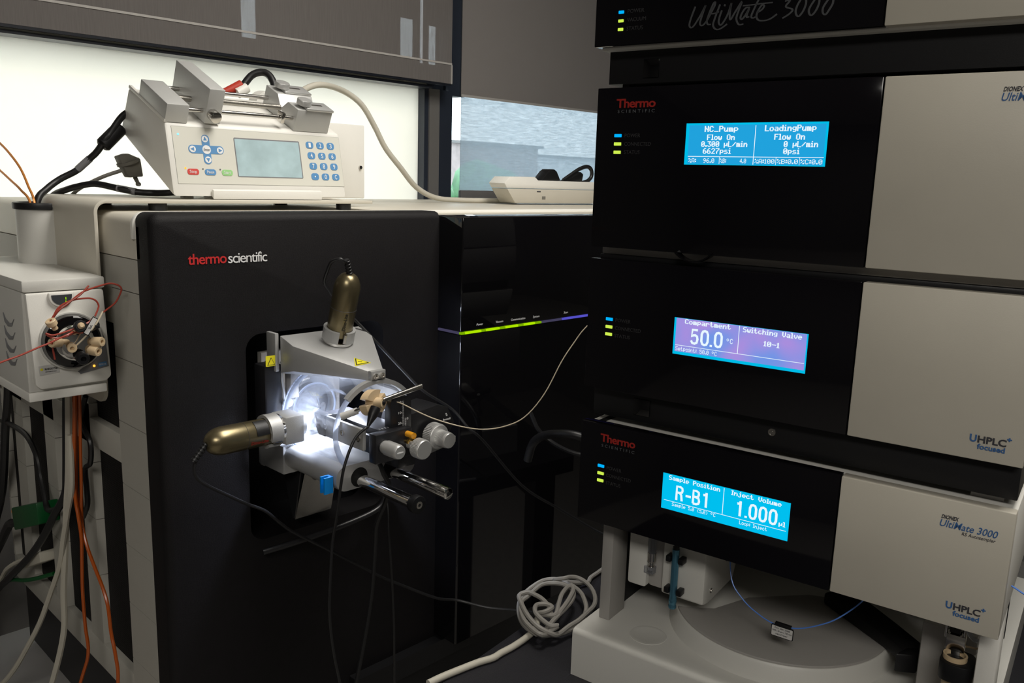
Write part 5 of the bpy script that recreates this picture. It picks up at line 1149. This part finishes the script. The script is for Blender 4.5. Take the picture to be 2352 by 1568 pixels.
au.add('base_dish', M().lathe((0.0765, 0.042, -0.2527), (0, 0, 1), [(0, 0.0215), (0.0006, 0.0210), (0.0008, 0.018), (0.0004, 0.016)], 40), 'putty')
# needle unit
nb = au.add('needle_unit', M().prism([(0.060, -0.114), (0.060, -0.2050), (0.075, -0.2085), (0.150, -0.206), (0.172, -0.160), (0.172, -0.114)], 'x', 0.0800, 0.1325), 'putty', bevel=0.003, label='pale needle unit block')
for v_, z in ((0.080, -0.1935), (0.122, -0.170)):
    au.add('socket_screw', M().lathe((0.1325, v_, z), (1, 0, 0), [(0, 0.0030), (0.0008, 0.0030), (0.0008, 0.0018), (0.0002, 0.0018)], 14), 'steel', parent=nb)
ws2 = au.add('warning_sticker', M().prism([(0.0835, -0.2010), (0.0905, -0.2010), (0.0870, -0.1930)], 'y', 0.0594, 0.0598), 'orange_sticker', parent=nb, smooth=False)
au.add('sticker_mark', M().prism([(0.0866, -0.1990), (0.0884, -0.1975), (0.0874, -0.1955), (0.0862, -0.1965)], 'y', 0.0590, 0.0594), 'ink_black', parent=ws2, smooth=False)
au.add('syringe_plate', M().prism(rrect(0.0370, 0.0605, -0.2050, -0.114, 0.003, 3, (1, 1, 0, 0)), 'y', 0.060, 0.085), 'putty', bevel=0.001)
au.add('syringe_bracket', M().prism(rrect(0.0605, 0.0785, -0.2045, -0.114, 0.003, 3, (1, 1, 0, 0)), 'y', 0.068, 0.085), 'taupe', bevel=0.001)
syr = au.add('glass_syringe', M().cyl((0.0655, 0.062, -0.160), (0.0655, 0.062, -0.114), 0.0045, None, 18), 'clear_tube')
au.add('syringe_tip', M().lathe((0.0655, 0.062, -0.1605), (0, 0, -1), [(0, 0.0052), (0.010, 0.0052), (0.012, 0.003), (0.016, 0.003), (0.0165, 0.0045), (0.021, 0.0045)], 16), 'steel', parent=syr)
au.add('syringe_valve', M().box(0.0585, 0.070, 0.0575, 0.066, -0.1855, -0.1775), 'clear_tube', parent=syr)
for z in (-0.1555, -0.1935):
    for du in (-0.0075, 0.0075):
        au.add('torch_clip', M().box(0.0993 + du - 0.003, 0.0993 + du + 0.003, 0.048, 0.0598, z - 0.0035, z + 0.0035), 'black_plastic', parent=nb, bevel=0.001)
scr = au.add('display', M().box(0.1016, 0.2360, -0.0006, 0.0, -0.0764, -0.0376), 'scr_edge', parent=a, smooth=False)
au.add('display_field', M().box(0.1022, 0.2354, -0.0007, -0.0005, -0.0758, -0.0382), 'scr_cyan', parent=scr, smooth=False)
for s_, x0, x1, z, h, bo in (('Sample Position', 0.1085, 0.1649, -0.0434, 0.0048, 0.025), ('R-B1', 0.1167, 0.1555, -0.0638, 0.0160, 0.03), ('Sample 5.0 (5.0) °C', 0.1138, 0.1620, -0.0712, 0.0038, 0.005),
                             ('Inject Volume', 0.1768, 0.2276, -0.0434, 0.0048, 0.025), ('1.000', 0.1822, 0.2250, -0.0636, 0.0160, 0.03), ('µl', 0.2264, 0.2330, -0.0630, 0.0050, 0.02), ('Loop: Inject', 0.1873, 0.2157, -0.0717, 0.0038, 0.01)):
    stext(au, scr, s_, x0, x1, z, h, bo)
sline(au, scr, 0.1687, 0.1693, -0.0662, -0.0385); sline(au, scr, 0.1044, 0.2339, -0.0669, -0.0664)
leds(au, a, (-0.0474, -0.0559, -0.0642), 0.0226, 0.0304)
caps(au, a, (('POWER', 0.0340, 0.0521, -0.0496), ('CONNECTED', 0.0337, 0.0641, -0.0581), ('STATUS', 0.0337, 0.0519, -0.0668)))
thermo(au, a, 0.0242, 0.0669, -0.0190, -0.0252)
dionex(au, c, 0.3645, -0.0247, 'RS Autosampler')
uhplc(au, c, 0.3778, -0.0976)
# pump head and wash station at the right
ph = au.add('wash_cup', M().lathe((0.3855, 0.055, -0.2525), (0, 0, 1), [(0, 0.009), (0.072, 0.009), (0.0725, 0.0105), (0.0865, 0.0105), (0.0865, 0.0088), (0.078, 0.008)], 28), 'peek')
au.add('cup_holder', M().prism(rrect(0.3735, 0.4020, 0.040, 0.075, 0.009, 4), 'z', -0.1885, -0.1705), 'black_plastic', bevel=0.001)
au.add('needle_guide', M().box(0.3750, 0.3920, 0.060, 0.074, -0.166, -0.150).box(0.3785, 0.3885, 0.062, 0.072, -0.176, -0.150), 'steel', bevel=0.001)
au.add('guide_post', M().cyl((0.3745, 0.062, -0.155), (0.3745, 0.062, -0.114), 0.0014, None, 10).cyl((0.3900, 0.062, -0.150), (0.3900, 0.062, -0.114), 0.0014, None, 10), 'steel')
au.add('needle_carrier', M().box(0.3775, 0.3865, 0.060, 0.080, -0.148, -0.114), 'black_plastic')
au.add('wash_tube', M().tube([(0.3895, 0.058, -0.135), (0.394, 0.052, -0.140), (0.400, 0.048, -0.1435), (0.406, 0.048, -0.1420), (0.412, 0.05, -0.136), (0.416, 0.055, -0.125)], 0.0021, 10), 'clear_tube')
au.add('steel_line', M().tube([(0.388, 0.068, -0.168), (0.392, 0.07, -0.163), (0.400, 0.07, -0.162), (0.4035, 0.068, -0.158), (0.4045, 0.068, -0.145)], 0.0010, 8), 'peek')
sb = au.add('valve_cover', M().box(0.3965, 0.4125, 0.078, 0.10, -0.2525, -0.178), 'white_plastic', bevel=0.004)
au.add('waste_tray', M().box(0.350, 0.40, 0.09, 0.14, -0.2525, -0.16), 'taupe', bevel=0.003)
au.add('green_board', M().box(0.14, 0.20, 0.29, 0.299, -0.235, -0.14).box(0.34, 0.41, 0.24, 0.245, -0.22, -0.114), 'green_board')
# things on the autosampler
pt = Thing('penlight', 'slim metallic blue penlight held in black clips on the autosampler', 'flashlight', (0.0993, 0.052, -0.213), F_ST)
pt.add('barrel', M().cyl((0.0993, 0.052, -0.203), (0.0993, 0.052, -0.143), 0.0042, None, 20), 'blue_torch')
pt.add('head', M().lathe((0.0993, 0.052, -0.2145), (0, 0, 1), [(0, 0.0042), (0.001, 0.0046), (0.003, 0.0046), (0.0035, 0.0043), (0.006, 0.0043), (0.0065, 0.0046), (0.0105, 0.0046), (0.0115, 0.0042)], 20), 'blue_torch')
pt.add('tail_cap', M().cyl((0.0993, 0.052, -0.1432), (0.0993, 0.052, -0.140), 0.0036, None, 16), 'black_plastic')
bt = Thing('sample_loop', 'thin blue capillary with a small printed tag looping under the autosampler head', 'tubing', (0.22, 0.06, -0.20), F_ST)
bt.add('tube', M().tube([(0.152, 0.075, -0.13), (0.163, 0.06, -0.163), (0.178, 0.055, -0.178), (0.195, 0.052, -0.187), (0.216, 0.05, -0.1925), (0.238, 0.05, -0.1900), (0.258, 0.052, -0.181), (0.278, 0.056, -0.167), (0.300, 0.06, -0.140), (0.305, 0.062, -0.118)], 0.0007, 8), 'blue_tube')
tag_ = bt.add('tag_plate', M().prism(rrect(0.2140, 0.2375, -0.2045, -0.1915, 0.0014, 3), 'y', 0.0480, 0.0488), 'black_plastic', smooth=False)
bt.add('tag_face', M().prism(rrect(0.2148, 0.2367, -0.2037, -0.1925, 0.001, 3), 'y', 0.0477, 0.0480), 'paper', parent=tag_, smooth=False)
bt.add('tag_grip', M().box(0.2175, 0.2345, 0.0470, 0.0515, -0.1925, -0.1888), 'black_plastic', bevel=0.0006)
for s_, z, x0, x1 in (('P/N: 6041.5280', -0.1954, 0.2180, 0.2340), ('DNV, 20 µm x 750 mm', -0.1985, 0.2158, 0.2358), ('nanoViper', -0.2018, 0.2195, 0.2320)):
    bt.text('lettering', s_, 'ink_dark', UO(0.0477), US, Z_, x0, x1, z, 0.0017, off=0.0002, parent=tag_)
cable('blue_line', 'thin blue tube running off at the right edge beside the autosampler', [(0.423, 0.03, -0.075), (0.440, 0.015, -0.075), (0.47, 0.0, -0.07)], 0.0008, 'blue_tube', 'tubing', 6, frame=F_ST)
wp = Thing('drain_pipe', 'white plastic pipe elbow at the lower right corner behind the autosampler', 'pipe', (0.452, 0.10, BZ), F_ST)
wp.add('pipe', M().tube([(0.452, 0.10, BZ + 0.0), (0.452, 0.10, -0.25), (0.452, 0.10, -0.21), (0.455, 0.103, -0.195), (0.47, 0.11, -0.188), (0.50, 0.13, -0.188)], 0.010, 14), 'white_plastic')
wp.add('collar', M().lathe((0.452, 0.10, -0.235), (0, 0, 1), [(0, 0.0125), (0.012, 0.0125)], 20), 'white_plastic')
wc = Thing('side_cabinet', 'pale wall cabinet behind the autosampler at the right edge', 'cabinet', (0.555, 0.40, BZ), F_ST)
wc.add('body', M().box(0.50, 0.61, 0.28, 0.55, BZ, 0.10), 'beige', bevel=0.003)
wc.add('door', M().box(0.505, 0.605, 0.272, 0.28, BZ + 0.01, 0.09), 'beige', bevel=0.002)
wc.add('handle', M().box(0.53, 0.538, 0.262, 0.272, -0.15, -0.05), 'steel', bevel=0.001)

cable('black_hose', 'thick black hose curving out from behind the stack in front of the glossy module', [(0.957, 0.875, -0.440), (0.957, 0.865, -0.410), (0.952, 0.84, -0.390), (0.948, 0.805, -0.378), (0.953, 0.775, -0.374), (0.975, 0.75, -0.385), (1.01, 0.735, -0.400), (1.07, 0.72, -0.40)], 0.0068, 'black_rubber', 'hose', 12)
cable('black_cable', 'black cable sagging below the thick hose behind the stack', [(0.955, 0.87, -0.36), (0.962, 0.86, -0.385), (0.975, 0.845, -0.404), (0.974, 0.80, -0.411), (0.989, 0.77, -0.411), (1.05, 0.735, -0.405)], 0.0035, 'black_rubber')
# coiled cord on the bench
CB = Thing('coiled_cord', 'grey cord coiled in a loose bundle on the black bench', 'cable', (0.79, 0.67, -0.571))
cs_ = [
 [(0.575, 0.667, -0.567), (0.596, 0.666, -0.567), (0.620, 0.663, -0.567), (0.647, 0.659, -0.567), (0.666, 0.654, -0.567), (0.681, 0.655, -0.567), (0.702, 0.655, -0.567), (0.728, 0.657, -0.566), (0.748, 0.660, -0.563), (0.765, 0.672, -0.560)],
 [(0.90, 0.700, -0.566), (0.919, 0.707, -0.567), (0.952, 0.712, -0.567), (0.985, 0.720, -0.567), (1.03, 0.735, -0.567)],
 [(0.733, 0.645, -0.558), (0.735, 0.664, -0.558), (0.744, 0.682, -0.558), (0.759, 0.700, -0.558), (0.775, 0.714, -0.557), (0.797, 0.725, -0.556), (0.819, 0.730, -0.555), (0.841, 0.732, -0.555), (0.856, 0.725, -0.555), (0.862, 0.713, -0.555), (0.861, 0.694, -0.555), (0.855, 0.675, -0.555), (0.843, 0.658, -0.555), (0.828, 0.642, -0.557), (0.805, 0.629, -0.559), (0.785, 0.626, -0.561), (0.766, 0.630, -0.563), (0.755, 0.638, -0.565)],
 [(0.730, 0.633, -0.553), (0.730, 0.648, -0.552), (0.737, 0.669, -0.551), (0.751, 0.689, -0.550), (0.767, 0.703, -0.549), (0.782, 0.707, -0.549), (0.802, 0.713, -0.549), (0.822, 0.717, -0.549), (0.836, 0.711, -0.549), (0.843, 0.698, -0.548), (0.843, 0.682, -0.548), (0.835, 0.670, -0.548), (0.818, 0.659, -0.548), (0.797, 0.652, -0.549), (0.777, 0.648, -0.551), (0.757, 0.644, -0.554), (0.740, 0.639, -0.558)],
 [(0.772, 0.712, -0.545), (0.785, 0.709, -0.544), (0.787, 0.698, -0.544), (0.785, 0.682, -0.544), (0.779, 0.665, -0.546), (0.771, 0.650, -0.553)],
 [(0.851, 0.701, -0.543), (0.864, 0.700, -0.545), (0.874, 0.694, -0.548), (0.876, 0.681, -0.551), (0.870, 0.665, -0.554), (0.856, 0.649, -0.556), (0.838, 0.638, -0.556), (0.817, 0.632, -0.555), (0.794, 0.627, -0.555), (0.776, 0.628, -0.557), (0.755, 0.628, -0.560)],
 [(0.755, 0.629, -0.549), (0.748, 0.635, -0.548), (0.748, 0.649, -0.546), (0.752, 0.664, -0.544), (0.762, 0.674, -0.543), (0.770, 0.675, -0.543), (0.778, 0.668, -0.543), (0.778, 0.659, -0.544), (0.765, 0.659, -0.545), (0.762, 0.668, -0.550)],
 [(0.761, 0.674, -0.556), (0.772, 0.686, -0.557), (0.788, 0.700, -0.558), (0.806, 0.711, -0.559), (0.824, 0.717, -0.560), (0.845, 0.716, -0.561)],
 [(0.773, 0.650, -0.549), (0.792, 0.660, -0.545), (0.812, 0.672, -0.543), (0.831, 0.679, -0.542), (0.838, 0.678, -0.542), (0.834, 0.670, -0.542), (0.813, 0.659, -0.543), (0.790, 0.651, -0.546)]]
CB.add('lead_in', M().tube(cs_[0], 0.0042, 10), 'ivory_cord')
run = cs_[0][-3:-1] + [(0.738, 0.652, -0.561)] + cs_[2] + cs_[3] + cs_[6] + cs_[8] + list(reversed(cs_[4])) + [(0.758, 0.695, -0.545), (0.742, 0.668, -0.546), (0.737, 0.645, -0.550), (0.745, 0.630, -0.556)] + list(reversed(cs_[5])) + [(0.848, 0.716, -0.550), (0.868, 0.712, -0.558)] + cs_[1]
CB.add('coil', M().tube(run, 0.0031, 8), 'grey_cord')
